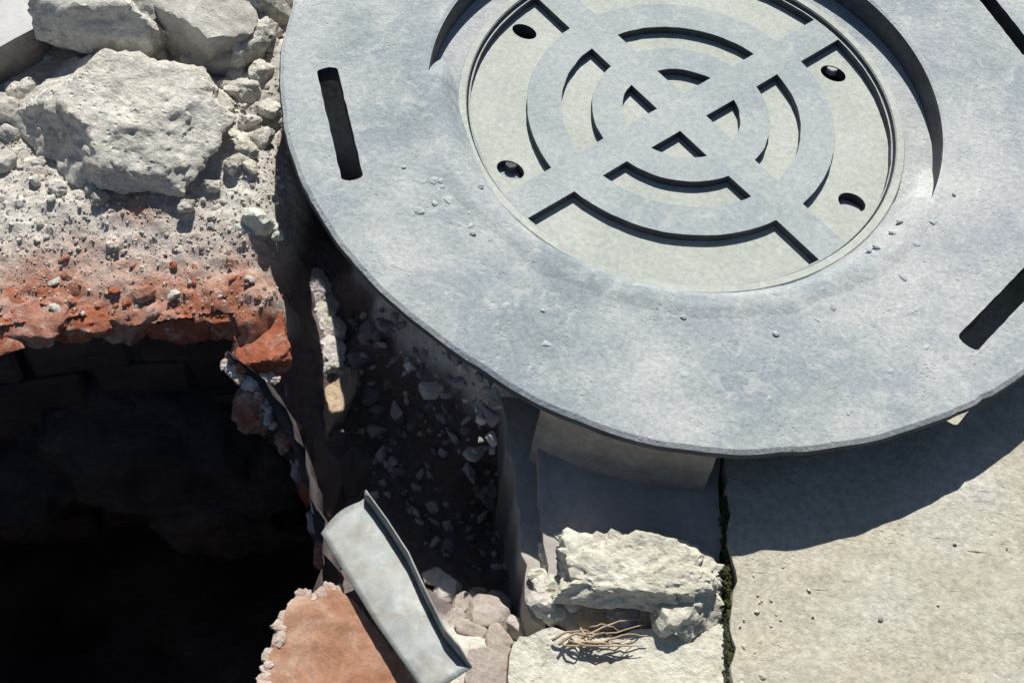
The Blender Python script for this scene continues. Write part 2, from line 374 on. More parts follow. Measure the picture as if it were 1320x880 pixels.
def on_ground(px, py):
    """point of the rubble ground seen at a pixel (march down the sight line)"""
    z = -.055
    for _ in range(64):
        p = U(px, py, z); gz = float(ground_z(p[0], p[1])[0])
        if gz >= z: break
        z -= .005
    if 'ZZ' in globals():
        for _ in range(3):
            i = int(round((p[0] - GX0) / (GX1 - GX0) * (nx - 1))); j = int(round((p[1] - GY0) / (GY1 - GY0) * (ny - 1)))
            if not (0 <= i < nx and 0 <= j < ny): break
            p = U(px, py, float(ZZ[j, i]))
    return p
GX0, GX1, GY0, GY1, GS = -1.02, .22, -1.0, .52, .0034
nx = int((GX1 - GX0) / GS) + 1; ny = int((GY1 - GY0) / GS) + 1
gx = np.linspace(GX0, GX1, nx); gy = np.linspace(GY0, GY1, ny)
XX, YY = np.meshgrid(gx, gy)
ZZ = ground_z(XX, YY)
_hid = np.hypot(XX - .0188, YY - .0364) < .385
for j in range(ny):
    for i in range(nx):
        if _hid[j, i] or (XX[j, i] > .12): continue
        x = XX[j, i]; y = YY[j, i]
        a = fbm(Vector((x * 11, y * 11, 0)), 3) * .006
        b_ = fbm(Vector((x * 42, y * 42, 4)), 4)
        c = mn.noise(Vector((x * 130, y * 130, 9)))
        d_ = mn.noise(Vector((x * 75, y * 75, 2)))
        if x < -.3 and y > -.56:
            vd = mn.voronoi(Vector((x * 72 + b_ * .5, y * 72, 0)))[0][0]; vd2 = mn.voronoi(Vector((x * 34, y * 34 + b_ * .4, 5)))[0][0]
            ZZ[j, i] += max(0, .55 - vd) * .0075 * min(1, max(.15, .6 + d_ * 1.6)) + max(0, .42 - vd2) * .016 * max(0, mn.noise(Vector((x * 17, y * 17, 6))) + .1)
        ZZ[j, i] += a + b_ * .0042 + abs(b_) * .0030 + max(0, d_ - .05) * .004 + c * .0012
inside = in_poly(HOLE, XX, YY)
cx_ = (XX[:-1, :-1] + XX[1:, 1:]) / 2; cy_ = (YY[:-1, :-1] + YY[1:, 1:]) / 2
keep = ~in_poly(HOLE, cx_, cy_)
verts = []; idx = -np.ones((ny, nx), int); faces = []
used = np.zeros((ny, nx), bool)
used[:-1, :-1] |= keep; used[1:, :-1] |= keep; used[:-1, 1:] |= keep; used[1:, 1:] |= keep
dust = []; damp = []
HOLE_FAR = np.array(W2([(-320, 450), (0, 420), (100, 406), (200, 408), (300, 404), (352, 425)], HZ))
def dist_line(x, y, L_):
    best = 9.0
    for i in range(len(L_) - 1):
        a, b = L_[i], L_[i + 1]; d = b - a; t = max(0, min(1, float(np.dot((x - a[0], y - a[1]), d) / np.dot(d, d))))
        q = a + d * t; best = min(best, math.hypot(q[0] - x, q[1] - y))
    return best
PINK = U(175, 275, -.1)
for j, i in zip(*np.nonzero(used)):
    x, y, z = XX[j, i], YY[j, i], ZZ[j, i]
    if inside[j, i]:
        q, _ = near_poly(HOLE, x, y); x, y = q
    idx[j, i] = len(verts); verts.append((x, y, z))
    dl = dist_line(x, y, HOLE_FAR) if -.75 < y < -.2 and x < -.25 else 9
    v = max(0, 1 - dl / .115) ** 1.1 * (1.0 + .7 * fbm(Vector((x * 14, y * 14, 7)), 3))
    dp = math.hypot((x - PINK[0]) / .05, (y - PINK[1]) / .03)
    v = max(v, .75 * max(0, 1 - dp))
    v *= min(1, max(0, (-.372 - x) / .02 + .5)) if y > -.5 else 1
    dust.append(max(0.0, min(1.0, v * 1.1)))
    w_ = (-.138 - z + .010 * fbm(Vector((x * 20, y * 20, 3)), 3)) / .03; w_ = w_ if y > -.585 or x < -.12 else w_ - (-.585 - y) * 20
    damp.append(max(0.0, min(1.0, w_)) * .93)  # darker dug earth by depth, doubling as painted ring shadow beside the hole
for j, i in zip(*np.nonzero(keep)):
    faces.append((idx[j, i], idx[j, i + 1], idx[j + 1, i + 1], idx[j + 1, i]))
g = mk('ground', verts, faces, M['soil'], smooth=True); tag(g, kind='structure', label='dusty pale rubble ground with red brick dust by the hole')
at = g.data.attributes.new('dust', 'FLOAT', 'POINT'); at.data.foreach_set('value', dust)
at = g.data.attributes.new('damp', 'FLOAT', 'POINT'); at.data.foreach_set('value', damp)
# wide ground beyond, running out to the horizon
bmx = [-60, GX0 + .01, GX1 - .01, 60]; bmy = [-60, GY0 + .01, GY1 - .01, 60]
v = [(a, b, -.13) for b in bmy for a in bmx]; f = [(r * 4 + c, r * 4 + c + 1, r * 4 + c + 5, r * 4 + c + 4) for r in range(3) for c in range(3) if not (r == 1 and c == 1)]
o = mk('open_ground', v, f, M['soil']); tag(o, kind='structure')
o.data.attributes.new('dust', 'FLOAT', 'POINT')

# ---- the shaft of the open hole: damp soil lining, floor mud, brick courses below the rim
cen = np.mean(np.array(HOLE), 0)
rings = []; vv = []; ff = []
HP = []
for i in range(len(HOLE)):
    a = np.array(HOLE[i]); b = np.array(HOLE[(i + 1) % len(HOLE)]); k = 1
    for t in range(k): HP.append(a + (b - a) * t / k)
HP = np.array(HP); NH = len(HP)
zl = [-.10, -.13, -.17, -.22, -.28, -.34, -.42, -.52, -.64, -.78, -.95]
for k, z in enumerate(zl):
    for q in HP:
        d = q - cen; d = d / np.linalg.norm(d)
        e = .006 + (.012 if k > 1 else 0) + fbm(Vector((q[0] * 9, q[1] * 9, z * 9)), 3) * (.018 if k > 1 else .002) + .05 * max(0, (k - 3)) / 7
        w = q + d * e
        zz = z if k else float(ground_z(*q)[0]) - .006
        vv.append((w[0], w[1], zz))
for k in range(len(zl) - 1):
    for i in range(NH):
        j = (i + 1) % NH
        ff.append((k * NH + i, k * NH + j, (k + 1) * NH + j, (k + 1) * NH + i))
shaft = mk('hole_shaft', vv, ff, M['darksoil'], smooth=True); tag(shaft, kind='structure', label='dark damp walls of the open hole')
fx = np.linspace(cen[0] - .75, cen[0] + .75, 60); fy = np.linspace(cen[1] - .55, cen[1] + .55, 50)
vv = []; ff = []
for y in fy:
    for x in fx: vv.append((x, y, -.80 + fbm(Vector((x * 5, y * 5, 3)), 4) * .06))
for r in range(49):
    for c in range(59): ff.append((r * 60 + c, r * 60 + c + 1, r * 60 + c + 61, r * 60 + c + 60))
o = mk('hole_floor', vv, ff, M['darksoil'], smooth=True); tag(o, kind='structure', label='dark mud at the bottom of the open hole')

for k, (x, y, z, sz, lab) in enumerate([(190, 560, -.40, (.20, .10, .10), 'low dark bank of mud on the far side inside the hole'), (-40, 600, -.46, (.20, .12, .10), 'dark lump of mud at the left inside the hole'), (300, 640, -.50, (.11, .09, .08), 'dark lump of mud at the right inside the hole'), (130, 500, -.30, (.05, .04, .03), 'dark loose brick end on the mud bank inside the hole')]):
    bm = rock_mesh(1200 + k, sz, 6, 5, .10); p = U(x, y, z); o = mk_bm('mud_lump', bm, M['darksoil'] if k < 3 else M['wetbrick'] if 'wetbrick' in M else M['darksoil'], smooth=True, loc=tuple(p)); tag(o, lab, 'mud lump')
def brick_mesh(name, size, mat, seed, n=2, amp=.003):
    """cheap worn brick to be shared by many pieces"""
    bm = bmesh.new(); bmesh.ops.create_cube(bm, size=1.0)
    bmesh.ops.scale(bm, vec=size, verts=bm.verts)
    bmesh.ops.bevel(bm, geom=bm.edges[:], offset=min(size) * .09, segments=1, affect='EDGES')
    r = random.Random(seed); off = Vector((r.uniform(-9, 9), r.uniform(-9, 9), 0))
    for v in bm.verts: v.co += Vector((mn.noise(v.co * 30 + off), mn.noise(v.co * 30 + off * 2), mn.noise(v.co * 30 + off * 3))) * amp
    me = bpy.data.meshes.new(name); bm.to_mesh(me); bm.free(); me.materials.append(mat); return me
def link(name, me, parent, loc, rz=0.0, tilt=0.0):
    o = bpy.data.objects.new(name, me); COL.objects.link(o); o.parent = parent; o.location = tuple(loc); o.rotation_euler = (tilt, 0, rz); return o

# brick lining courses on the far and right side of the hole
WALLLINE = np.array(W2([(-260, 452), (0, 428), (130, 412), (262, 408), (304, 414)], HZ))
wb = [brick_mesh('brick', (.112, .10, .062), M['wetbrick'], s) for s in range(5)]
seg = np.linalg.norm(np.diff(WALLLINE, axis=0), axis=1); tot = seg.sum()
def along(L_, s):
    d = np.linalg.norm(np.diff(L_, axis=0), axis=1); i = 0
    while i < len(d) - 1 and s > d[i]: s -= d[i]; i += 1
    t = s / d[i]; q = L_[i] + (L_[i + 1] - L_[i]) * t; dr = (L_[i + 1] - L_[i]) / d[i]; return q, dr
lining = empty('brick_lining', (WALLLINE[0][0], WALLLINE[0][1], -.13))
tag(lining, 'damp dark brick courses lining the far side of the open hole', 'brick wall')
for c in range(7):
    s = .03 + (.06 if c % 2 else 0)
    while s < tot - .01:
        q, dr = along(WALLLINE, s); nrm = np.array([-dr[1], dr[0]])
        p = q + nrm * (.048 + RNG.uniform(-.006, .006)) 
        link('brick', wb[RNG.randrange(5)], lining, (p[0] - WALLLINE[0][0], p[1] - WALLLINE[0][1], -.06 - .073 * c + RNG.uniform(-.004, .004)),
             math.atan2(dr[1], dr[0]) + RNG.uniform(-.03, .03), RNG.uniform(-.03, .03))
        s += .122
# broken red bricks of the top course, along the far rim
RIM = [(-70, 402, .10, .055, 'red brick half buried in the hole rim, at the left edge of the picture'), (30, 398, .058, .05, 'broken dusty brick in the hole rim, first from the left edge'),
       (100, 390, .050, .05, 'broken red brick in the hole rim, second from the left edge'), (168, 384, .046, .05, 'dusty red brick lump in the hole rim, third from the left edge'),
       (232, 380, .048, .052, 'bright red broken brick in the hole rim, fourth from the left edge'), (292, 384, .040, .045, 'small broken brick end in the hole rim beside the corner brick')]
for k, (x, y, w, d, lab) in enumerate(RIM):
    bm = rock_mesh(40 + k, (w, d, .030), 5, 5, .085, cuts=((0, 0, 1, .62), (0, -1, .05, .78), (1, 0, 0, .9), (-1, 0, 0, .9), (0, -.6, 1, .72)))
    p = U(x, y, -.125); o = mk_bm('rim_brick', bm, M['brickdust'] if k in (1, 3) else M['brick'], smooth=True, loc=(p[0], p[1], -.140 + .003 * (k % 2)))
    o.rotation_euler = (RNG.uniform(-.1, .08), RNG.uniform(-.1, .1), .30 + RNG.uniform(-.12, .12)); o.data.set_sharp_from_angle(angle=math.radians(38))
    tag(o, lab, 'brick', 'broken bricks along the rim of the hole')
r_ = random.Random(23); FLK = []
for s_ in range(5):
    b = rock_mesh(2100 + s_, (1, .75, .5), 6, 2, .18); me = bpy.data.meshes.new('mortar_flake'); b.to_mesh(me); b.free(); me.materials.append(M['lime'] if s_ < 2 else M['brickdust'] if s_ < 4 else M['edge']); FLK.append(me)
for k in range(80):
    x = r_.uniform(-10, 300); y = float(np.interp(x, [0, 60, 130, 200, 262, 303], [424, 416, 410, 413, 406, 410])) + r_.gauss(0, 6); q = U(x, y, -.132 - abs(r_.gauss(0, .006))); sz = min(.011, .004 * math.exp(r_.gauss(0, .45)))
    o = bpy.data.objects.new('mortar_flake', FLK[r_.randrange(5)]); COL.objects.link(o); o.parent = lining; o.location = (q[0] - WALLLINE[0][0], q[1] - WALLLINE[0][1], q[2] + .13)
    o.scale = (sz * 1.3, sz, sz * .8); o.rotation_euler = (r_.uniform(-.4, .4), r_.uniform(-.4, .4), r_.uniform(0, 6))
# corner brick with a white lime edge
cb = empty('corner_brick', tuple(U(328, 452, -.16)))
tag(cb, 'orange red corner brick with white mortar edge hanging over the hole', 'brick')
bm = rock_mesh(61, (.040, .050, .034), 6, 5, .085, cuts=((0, 0, 1, .66), (1, 0, 0, .8), (-1, 0, .1, .8), (0, -1, .2, .8), (0, 1, 0, .85)))
o = mk_bm('brick_body', bm, M['brick'], cb, smooth=True); o.data.set_sharp_from_angle(angle=math.radians(38)); put(o, (.004, .006, .008), (.10, -.05, .5))
def ragged(name, path, r, mat, parent, seed):
    """uneven rope of mortar squeezed along a path of (x, y, z) picture points"""
    P = [U(*q) for q in path]; pts = []
    for i in range(len(P) - 1):
        for k in range(7): pts.append(P[i] + (P[i + 1] - P[i]) * k / 7)
    pts.append(P[-1]); n = 10; vv = []; ff = []; o0 = np.array(parent.location) if parent else np.zeros(3); off = Vector((seed * 3.3, seed, 0))
    for i, p in enumerate(pts):
        d = pts[min(i + 1, len(pts) - 1)] - pts[max(i - 1, 0)]; d /= np.linalg.norm(d) + 1e-9
        a = np.cross(d, (0, 0, 1)); a /= np.linalg.norm(a) + 1e-9; b = np.cross(a, d)
        e = 1.0 if 0 < i < len(pts) - 1 else .15
        for k in range(n):
            t = 2 * math.pi * k / n; w = math.cos(t) * a + math.sin(t) * b * .38
            q = p + w * r * e * max(.2, 1 + 1.0 * fbm(Vector(p * 95) + Vector(w * 1.6) + off, 4)); vv.append(q - o0)
    for i in range(len(pts) - 1):
        for k in range(n): ff.append((i * n + k, i * n + (k + 1) % n, (i + 1) * n + (k + 1) % n, (i + 1) * n + k))
    ff.append(tuple(range(n))[::-1]); ff.append(tuple((len(pts) - 1) * n + k for k in range(n)))
    return mk(name, vv, ff, mat, parent, smooth=True)
bm = rock_mesh(63, (.030, .042, .045), 7, 5, .09); q_ = U(338, 508, -.205) - np.array(cb.location); o = mk_bm('brick_body', bm, M['brickdust'], cb, smooth=True, loc=tuple(q_)); o.data.set_sharp_from_angle(angle=math.radians(38))
r_ = random.Random(13)
LP = [(288, 468, -.148), (304, 482, -.150), (320, 492, -.155), (334, 514, -.172), (345, 532, -.18), (352, 550, -.19)]
for k in range(26):
    t = k / 25 * (len(LP) - 1); i = min(int(t), len(LP) - 2); u = t - i; sz = r_.uniform(.004, .0085) * (1 - .35 * k / 25)
    x, y, z = [LP[i][m] * (1 - u) + LP[i + 1][m] * u for m in range(3)]
    b = rock_mesh(2000 + k, (sz * 1.2, sz, sz * .7), 6, 3, .18); q = U(x + r_.uniform(-3, 5), y + r_.uniform(-4, 3), z) - np.array(cb.location)
    e = mk_bm('mortar_flake', b, M['lime'] if k % 3 else M['edge'], cb, loc=tuple(q)); e.rotation_euler = (r_.uniform(-.5, .5), r_.uniform(-.5, .5), r_.uniform(0, 6))
for k in range(8):
    b = rock_mesh(2040 + k, (.007, .006, .004), 6, 3, .18); q = U(322 + 4.5 * k, 492 - .8 * k + r_.uniform(-3, 3), -.152) - np.array(cb.location)
    e = mk_bm('mortar_flake', b, M['lime'], cb, loc=tuple(q)); e.rotation_euler = (0, 0, r_.uniform(0, 6))

# ------------------------------------------------------------------ manhole frame (ring) and cover
RC = np.array([0.0188, 0.0364]); RO = .5
OUT = [(375, 0), (365, 45), (360, 115), (370, 185), (390, 240), (430, 310), (490, 375), (565, 432), (628, 475), (714, 528), (774, 558), (824, 573), (880, 581), (915, 583), (1030, 581), (1090, 572), (1180, 552), (1270, 515), (1315, 487)]
oa = []; orr = []
for x, y in OUT:
    p = U(x, y, 0)[:2] - RC; oa.append(math.atan2(p[1], p[0]) % (2 * math.pi)); orr.append(math.hypot(*p))
order = np.argsort(oa); oa = np.array(oa)[order]; orr = np.array(orr)[order]
def ring_r(t):
    t = t % (2 * math.pi)
    if t < oa[0] or t > oa[-1]:
        # unseen far side: back to a plain circle
        g1 = min(abs(t - oa[0]), abs(t - oa[0] + 2 * math.pi), abs(t - oa[0] - 2 * math.pi)); g2 = min(abs(t - oa[-1]), abs(t - oa[-1] - 2 * math.pi), abs(t - oa[-1] + 2 * math.pi))
        w = math.exp(-min(g1, g2) / .25); b = orr[0] if g1 < g2 else orr[-1]
        return RO + (b - RO) * w
    s = 0; ws = 0
    for a, r in zip(oa, orr):
        w = math.exp(-((t - a) / .24) ** 2); s += w * r; ws += w
    return s / ws if ws > 1e-9 else float(np.interp(t, oa, orr))
RR = .301                                       # radius of the sunk seat for the cover
NS = 288
prof = [('o', -.030, -.0205), ('o', -.012, -.019), ('o', -.003, -.014), ('o', 0, -.008), ('o', -.0015, -.003), ('o', -.006, 0), ('m', .5, .0012), ('i', .005, 0), ('i', .001, -.0015), ('i', 0, -.005),
        ('i', 0, -.033), ('i', -.034, -.0335), ('i', -.034, -.060), ('i', .030, -.060), ('i', .045, -.0205)]
bm = bmesh.new(); ringsv = []
for k in range(NS):
    t = 2 * math.pi * k / NS; ro = ring_r(t); row = []
    cs, sn = math.cos(t), math.sin(t)
    # inner seat is concentric with the cover (origin)
    for kind, dr, z in prof:
        if kind == 'i': q = np.array([cs, sn]) * (RR + dr)
        elif kind == 'o':
            ch = fbm(Vector((cs * 9, sn * 9, 2)), 4); ch2 = max(0, fbm(Vector((cs * 26, sn * 26, 5)), 3) - .35)
            q = RC + np.array([cs, sn]) * (ro + dr + ch * .0015 - ch2 * .009)
            z = z - (ch2 * .004 if z > -.01 else 0)
        else:
            a = np.array([cs, sn]) * (RR + .005); b = RC + np.array([cs, sn]) * (ro - .006); q = a * (1 - dr) + b * dr
        row.append(bm.verts.new((q[0], q[1], z)))
    ringsv.append(row)
for k in range(NS):
    A, B = ringsv[k], ringsv[(k + 1) % NS]
    for i in range(len(prof)):
        j = (i + 1) % len(prof); bm.faces.new((A[i], B[i], B[j], A[j]))
bmesh.ops.recalc_face_normals(bm, faces=bm.faces[:])
frame = empty('manhole_ring', (RC[0], RC[1], -.036))
tag(frame, 'large round blue grey manhole frame ring with slots, overhanging the dug pit', 'manhole frame')
body = mk_bm('ring_body', bm, M['frame'])
def cutter(polys, z0, z1):
    b = bmesh.new()
    for poly in polys:
        lo = [b.verts.new((x, y, z0)) for x, y in poly]; hi = [b.verts.new((x, y, z1)) for x, y in poly]; n = len(poly)
        b.faces.new(lo[::-1]); b.faces.new(hi)
        for i in range(n): b.faces.new((lo[i], lo[(i + 1) % n], hi[(i + 1) % n], hi[i]))
    bmesh.ops.recalc_face_normals(b, faces=b.faces[:])
    return mk_bm('cutter', b, None)
def slot_poly(a, b, w, rag=.0005, seed=0):
    a = np.array(a[:2]); b = np.array(b[:2]); d = (b - a) / np.linalg.norm(b - a); n_ = np.array([-d[1], d[0]]); L_ = np.linalg.norm(b - a)
    pts = []
    K = 14
    for i in range(K + 1): pts.append(a + d * L_ * i / K + n_ * w / 2)
    for i in range(1, 5):
        t = math.pi / 2 - math.pi * i / 5; pts.append(b + d * w * .22 * math.cos(t) + n_ * w / 2 * math.sin(t))
    for i in range(K + 1): pts.append(b - d * L_ * i / K - n_ * w / 2)
    for i in range(1, 5):
        t = -math.pi / 2 - math.pi * i / 5; pts.append(a + d * w * .22 * math.cos(t) + n_ * w / 2 * math.sin(t))
    r = random.Random(seed)
    return [tuple(p + np.array([r.uniform(-rag, rag), r.uniform(-rag, rag)])) for p in pts]
s1 = slot_poly(U(422, 92, 0), U(454, 228, 0), .024, seed=1); s2 = slot_poly(U(1248, 441, 0), U(1338, 348, 0), .0245, seed=2)
s3 = slot_poly(U(1266, -8, 0), U(1326, 68, 0), .022, seed=3)
c4 = np.array([math.cos(2.62), math.sin(2.62)]) * .425 + RC * .4; t4 = np.array([-math.sin(2.62), math.cos(2.62)]); s4 = slot_poly(c4 - t4 * .08, c4 + t4 * .08, .022, seed=4)
boolean(body, cutter([s1, s2, s3, s4], -.09, .03))
body.parent = frame; body.location = (-RC[0], -RC[1], .036)
body.data.materials.clear(); body.data.materials.append(M['frame'])
recolour_sides(body, M['iron_shade'])  # recess wall, slot walls and outer side painted dark as shade
bevel(body, .0018, 2, 35)
# small marks on the ring: pits and stuck mortar crumbs are parts of it
for k, (x, y, s) in enumerate([(540, 272, .006), (560, 262, .004), (610, 300, .004), (1130, 318, .005), (1120, 322, .004), (882, 408, .0035), (1150, 300, .004), (520, 215, .003), (1060, 372, .003), (700, 400, .003), (1000, 430, .004), (1230, 250, .003), (620, 240, .004), (590, 225, .005), (1160, 285, .004)]):
    b = rock_mesh(500 + k, (s, s * .8, s * .4), 8, 2, .12); q = U(x, y, .0015)
    mk_bm('mortar_crumb', b, M['mortar'], body, loc=(q[0], q[1], q[2]))

r_ = random.Random(77)
for k in range(70):
    if k < 36: x, y = r_.gauss(585, 55), r_.gauss(240, 42)
    elif k < 56: x, y = r_.gauss(1165, 55), r_.gauss(305, 26)
    else: x, y = r_.uniform(620, 1200), r_.uniform(390, 540)
    q = U(x, y, 0)
    if math.hypot(q[0], q[1]) < .312 or math.hypot(q[0] - RC[0], q[1] - RC[1]) > .48: continue
    s = r_.uniform(.0012, .0048); b = rock_mesh(1500 + k, (s * 1.5, s, s * .35), 7, 2, .2)
    o = mk_bm('mortar_crumb', b, M['mortar'], body, loc=(q[0], q[1], .0005)); o.rotation_euler = (0, 0, r_.uniform(0, 6))
# cover
HW = .0212; BA = math.radians(53.5)
R1I, R1O, R2I, R2O, RF, RL = .0708, .1071, .1435, .1847, .252, .2655
cover = empty('manhole_cover', (0, 0, -.058)); tag(cover, 'round pale manhole cover with raised cross and rings sunk in the frame', 'manhole cover')
def lathe(name, pr, mat, parent, n=160, closed=True, smooth=False):
    b = bmesh.new(); rows = []
    for k in range(n):
        t = 2 * math.pi * k / n; rows.append([b.verts.new((math.cos(t) * r, math.sin(t) * r, z)) for r, z in pr])
    for k in range(n):
        A, B = rows[k], rows[(k + 1) % n]
        for i in range(len(pr) if closed else len(pr) - 1):
            j = (i + 1) % len(pr); b.faces.new((A[i], B[i], B[j], A[j]))
    bmesh.ops.recalc_face_normals(b, faces=b.faces[:])
    return mk_bm(name, b, mat, parent, smooth)
def disc(name, r, z0, z1, mat, n=160):
    b = bmesh.new(); lo = []; hi = []
    for k in range(n):
        t = 2 * math.pi * k / n; lo.append(b.verts.new((math.cos(t) * r, math.sin(t) * r, z0))); hi.append(b.verts.new((math.cos(t) * r, math.sin(t) * r, z1)))
    b.faces.new(lo[::-1]); b.faces.new(hi)
    for k in range(n): b.faces.new((lo[k], lo[(k + 1) % n], hi[(k + 1) % n], hi[k]))
    return mk_bm(name, b, mat)
def pocket(r0, r1, quad):
    """quarter-ring pocket between the bars"""
    pts = []
    a0 = math.asin(HW / r1); a1 = math.pi / 2 - a0; K = 20
    for i in range(K + 1):
        t = a0 + (a1 - a0) * i / K; pts.append((r1 * math.cos(t), r1 * math.sin(t)))
    if r0 <= 0: pts.append((HW, HW))
    else:
        b0 = math.asin(HW / r0); b1 = math.pi / 2 - b0
        for i in range(K + 1):
            t = b1 + (b0 - b1) * i / K; pts.append((r0 * math.cos(t), r0 * math.sin(t)))
    th = BA + quad * math.pi / 2; c, s = math.cos(th), math.sin(th)
    pts = [(x + .0011 * mn.noise(Vector((x * 60 + quad * 7, y * 60, r1 * 90))), y + .0011 * mn.noise(Vector((x * 60, y * 60 + quad * 5, r1 * 70)))) for x, y in pts]
    return [(x * c - y * s, x * s + y * c) for x, y in pts]
FZ, RZ, LZ = -.0435, -.0330, -.027
holes = []
def oval(c, rx, ry, rot, n=20):
    return [(c[0] + math.cos(rot) * rx * math.cos(2 * math.pi * k / n) - math.sin(rot) * ry * math.sin(2 * math.pi * k / n),
             c[1] + math.sin(rot) * rx * math.cos(2 * math.pi * k / n) + math.cos(rot) * ry * math.sin(2 * math.pi * k / n)) for k in range(n)]
HPX = [(676, 41, .0165, .0115), (1074, 95, .0165, .0125), (1098, 261, .0165, .0135), (658, 219, .017, .0125)]
for x, y, a, b in HPX:
    q = U(x, y, FZ); holes.append(oval((q[0], q[1]), a, b, -.3))
base = disc('base_plate', .2652, -.058, FZ, M['cover']); boolean(base, cutter(holes, -.09, 0)); base.data.materials.clear(); base.data.materials.append(M['cover'])
recolour_sides(base, M['iron_shade'])
base.parent = cover; base.location = (0, 0, .058)
pat = disc('raised_pattern', RF + .002, FZ - .002, RZ, M['rib'])
boolean(pat, cutter([pocket(a, b, q) for a, b in ((0, R1I), (R1O, R2I), (R2O, RF)) for q in range(4)], -.09, 0))
pat.data.materials.clear(); pat.data.materials.append(M['rib'])
recolour_sides(pat, M['iron_shade'])  # rib walls get their shade as a dark colour
pat.parent = cover; pat.location = (0, 0, .058); bevel(pat, .0012, 2, 35)
lip = lathe('rim', [(.2665, -.056), (.2668, LZ - .002), (.2655, LZ), (.2575, LZ), (.2562, LZ - .002), (.2515, FZ - .003)], M['cover'], cover, 192); recolour_sides(lip, M['iron_shade']); lip.location = (0, 0, .058)
for k, (x, y) in enumerate([(1072, 90), (659, 214)]):
    q = U(x, y, -.049); b = bmesh.new(); bmesh.ops.create_cone(b, cap_ends=True, segments=6, radius1=.008, radius2=.0075, depth=.009)
    bmesh.ops.bevel(b, geom=b.edges[:], offset=.0008, segments=1, affect='EDGES')
    o = mk_bm('bolt_head', b, M['iron_shade'] if k else M['cover'], base, loc=(q[0], q[1], q[2]))
# dried mortar that closes the gap on the near side
vv = []; ff = []; T0, T1, KT, KR = math.radians(176), math.radians(372), 300, 34
R0, R1 = .212, .335
for i in range(KT + 1):
    t = T0 + (T1 - T0) * i / KT; dg = math.degrees(t); cs, sn = math.cos(t), math.sin(t)
    end = min(1, max(0, (dg - 178) / 16)) * min(1, max(0, (368 - dg) / 22))
    for j in range(KR + 1):
        r = R0 + (R1 - R0) * j / KR
        x, y = cs * r, sn * r
        n1 = fbm(Vector((x * 16, y * 16, 1)), 4); n2 = fbm(Vector((x * 60, y * 60, 2)), 4)
        smear = math.exp(-((dg - 214) / 15) ** 2)                   # thick lump over the lower left of the cover
        rin = .246 - .014 * smear + .004 * n1
        u = max(0, min(1, (r - rin) / (.293 - rin))); u = u * u * (3 - 2 * u)
        z = FZ - .012 + (-FZ + .012 - .0002) * u
        if r > .300: z = .0004 - max(0, r - .303 - .007 * n1) * .16
        z += (n2 * .0007 + n1 * .0008) * (.4 + .6 * (u < .98))
        z -= (1 - end) * .05
        vv.append((x, y, z))
for i in range(KT):
    for j in range(KR): ff.append((i * (KR + 1) + j, (i + 1) * (KR + 1) + j, (i + 1) * (KR + 1) + j + 1, i * (KR + 1) + j + 1))
mf = mk('mortar_fill', vv, ff, M['frame'], smooth=True)
sm = mf.modifiers.new('s', 'SOLIDIFY'); sm.thickness = .002; sm.offset = -1
tag(mf, 'dried grey mortar smeared over the near edge of the round cover', 'mortar')

# brick neck that carries the ring, hidden but for its dark left side
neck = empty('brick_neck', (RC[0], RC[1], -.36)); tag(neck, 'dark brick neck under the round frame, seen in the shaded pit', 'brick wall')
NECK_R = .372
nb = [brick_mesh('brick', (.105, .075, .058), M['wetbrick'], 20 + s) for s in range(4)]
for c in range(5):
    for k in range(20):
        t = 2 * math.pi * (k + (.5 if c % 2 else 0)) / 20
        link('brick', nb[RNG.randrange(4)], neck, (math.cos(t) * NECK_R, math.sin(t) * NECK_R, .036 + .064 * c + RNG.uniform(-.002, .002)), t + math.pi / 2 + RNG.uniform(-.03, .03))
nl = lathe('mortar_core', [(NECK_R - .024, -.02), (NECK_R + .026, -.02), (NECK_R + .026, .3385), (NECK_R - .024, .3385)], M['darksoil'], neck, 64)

# block of old masonry packed under the near edge of the ring
vv = []; ff = []
a0 = math.atan2(*(U(694, 518, 0)[:2] - RC)[::-1]); a1 = math.atan2(*(U(934, 583, 0)[:2] - RC)[::-1])
K = 60; zs = np.linspace(-.021, -.135, 16)
for i in range(K + 1):
    t = a0 + (a1 - a0) * i / K; ro = ring_r(t)
    for j, z in enumerate(zs):
        e = fbm(Vector((t * 14, z * 50, 1)), 4) * .004 + (j / 15) * .012
        q = RC + np.array([math.cos(t), math.sin(t)]) * (ro - .016 + e); vv.append((q[0], q[1], z))
m0 = len(vv)
for i in range(K + 1):
    t = a0 + (a1 - a0) * i / K
    for z in zs:
        q = RC + np.array([math.cos(t), math.sin(t)]) * .39; vv.append((q[0], q[1], z))
n = len(zs)
for i in range(K):
    for j in range(n - 1):
        ff.append((i * n + j, i * n + j + 1, (i + 1) * n + j + 1, (i + 1) * n + j)); ff.append((m0 + i * n + j, m0 + (i + 1) * n + j, m0 + (i + 1) * n + j + 1, m0 + i * n + j + 1))
    ff.append((i * n, (i + 1) * n, m0 + (i + 1) * n, m0 + i * n))
for j in range(n - 1):
    ff.append((j, m0 + j, m0 + j + 1, j + 1)); ff.append((K * n + j, K * n + j + 1, m0 + K * n + j + 1, m0 + K * n + j))
o = mk('support_block', vv, ff, M['block'], smooth=True); o.data.set_sharp_from_angle(angle=math.radians(50))
tag(o, 'brown masonry block packed under the near edge of the ring', 'masonry block')

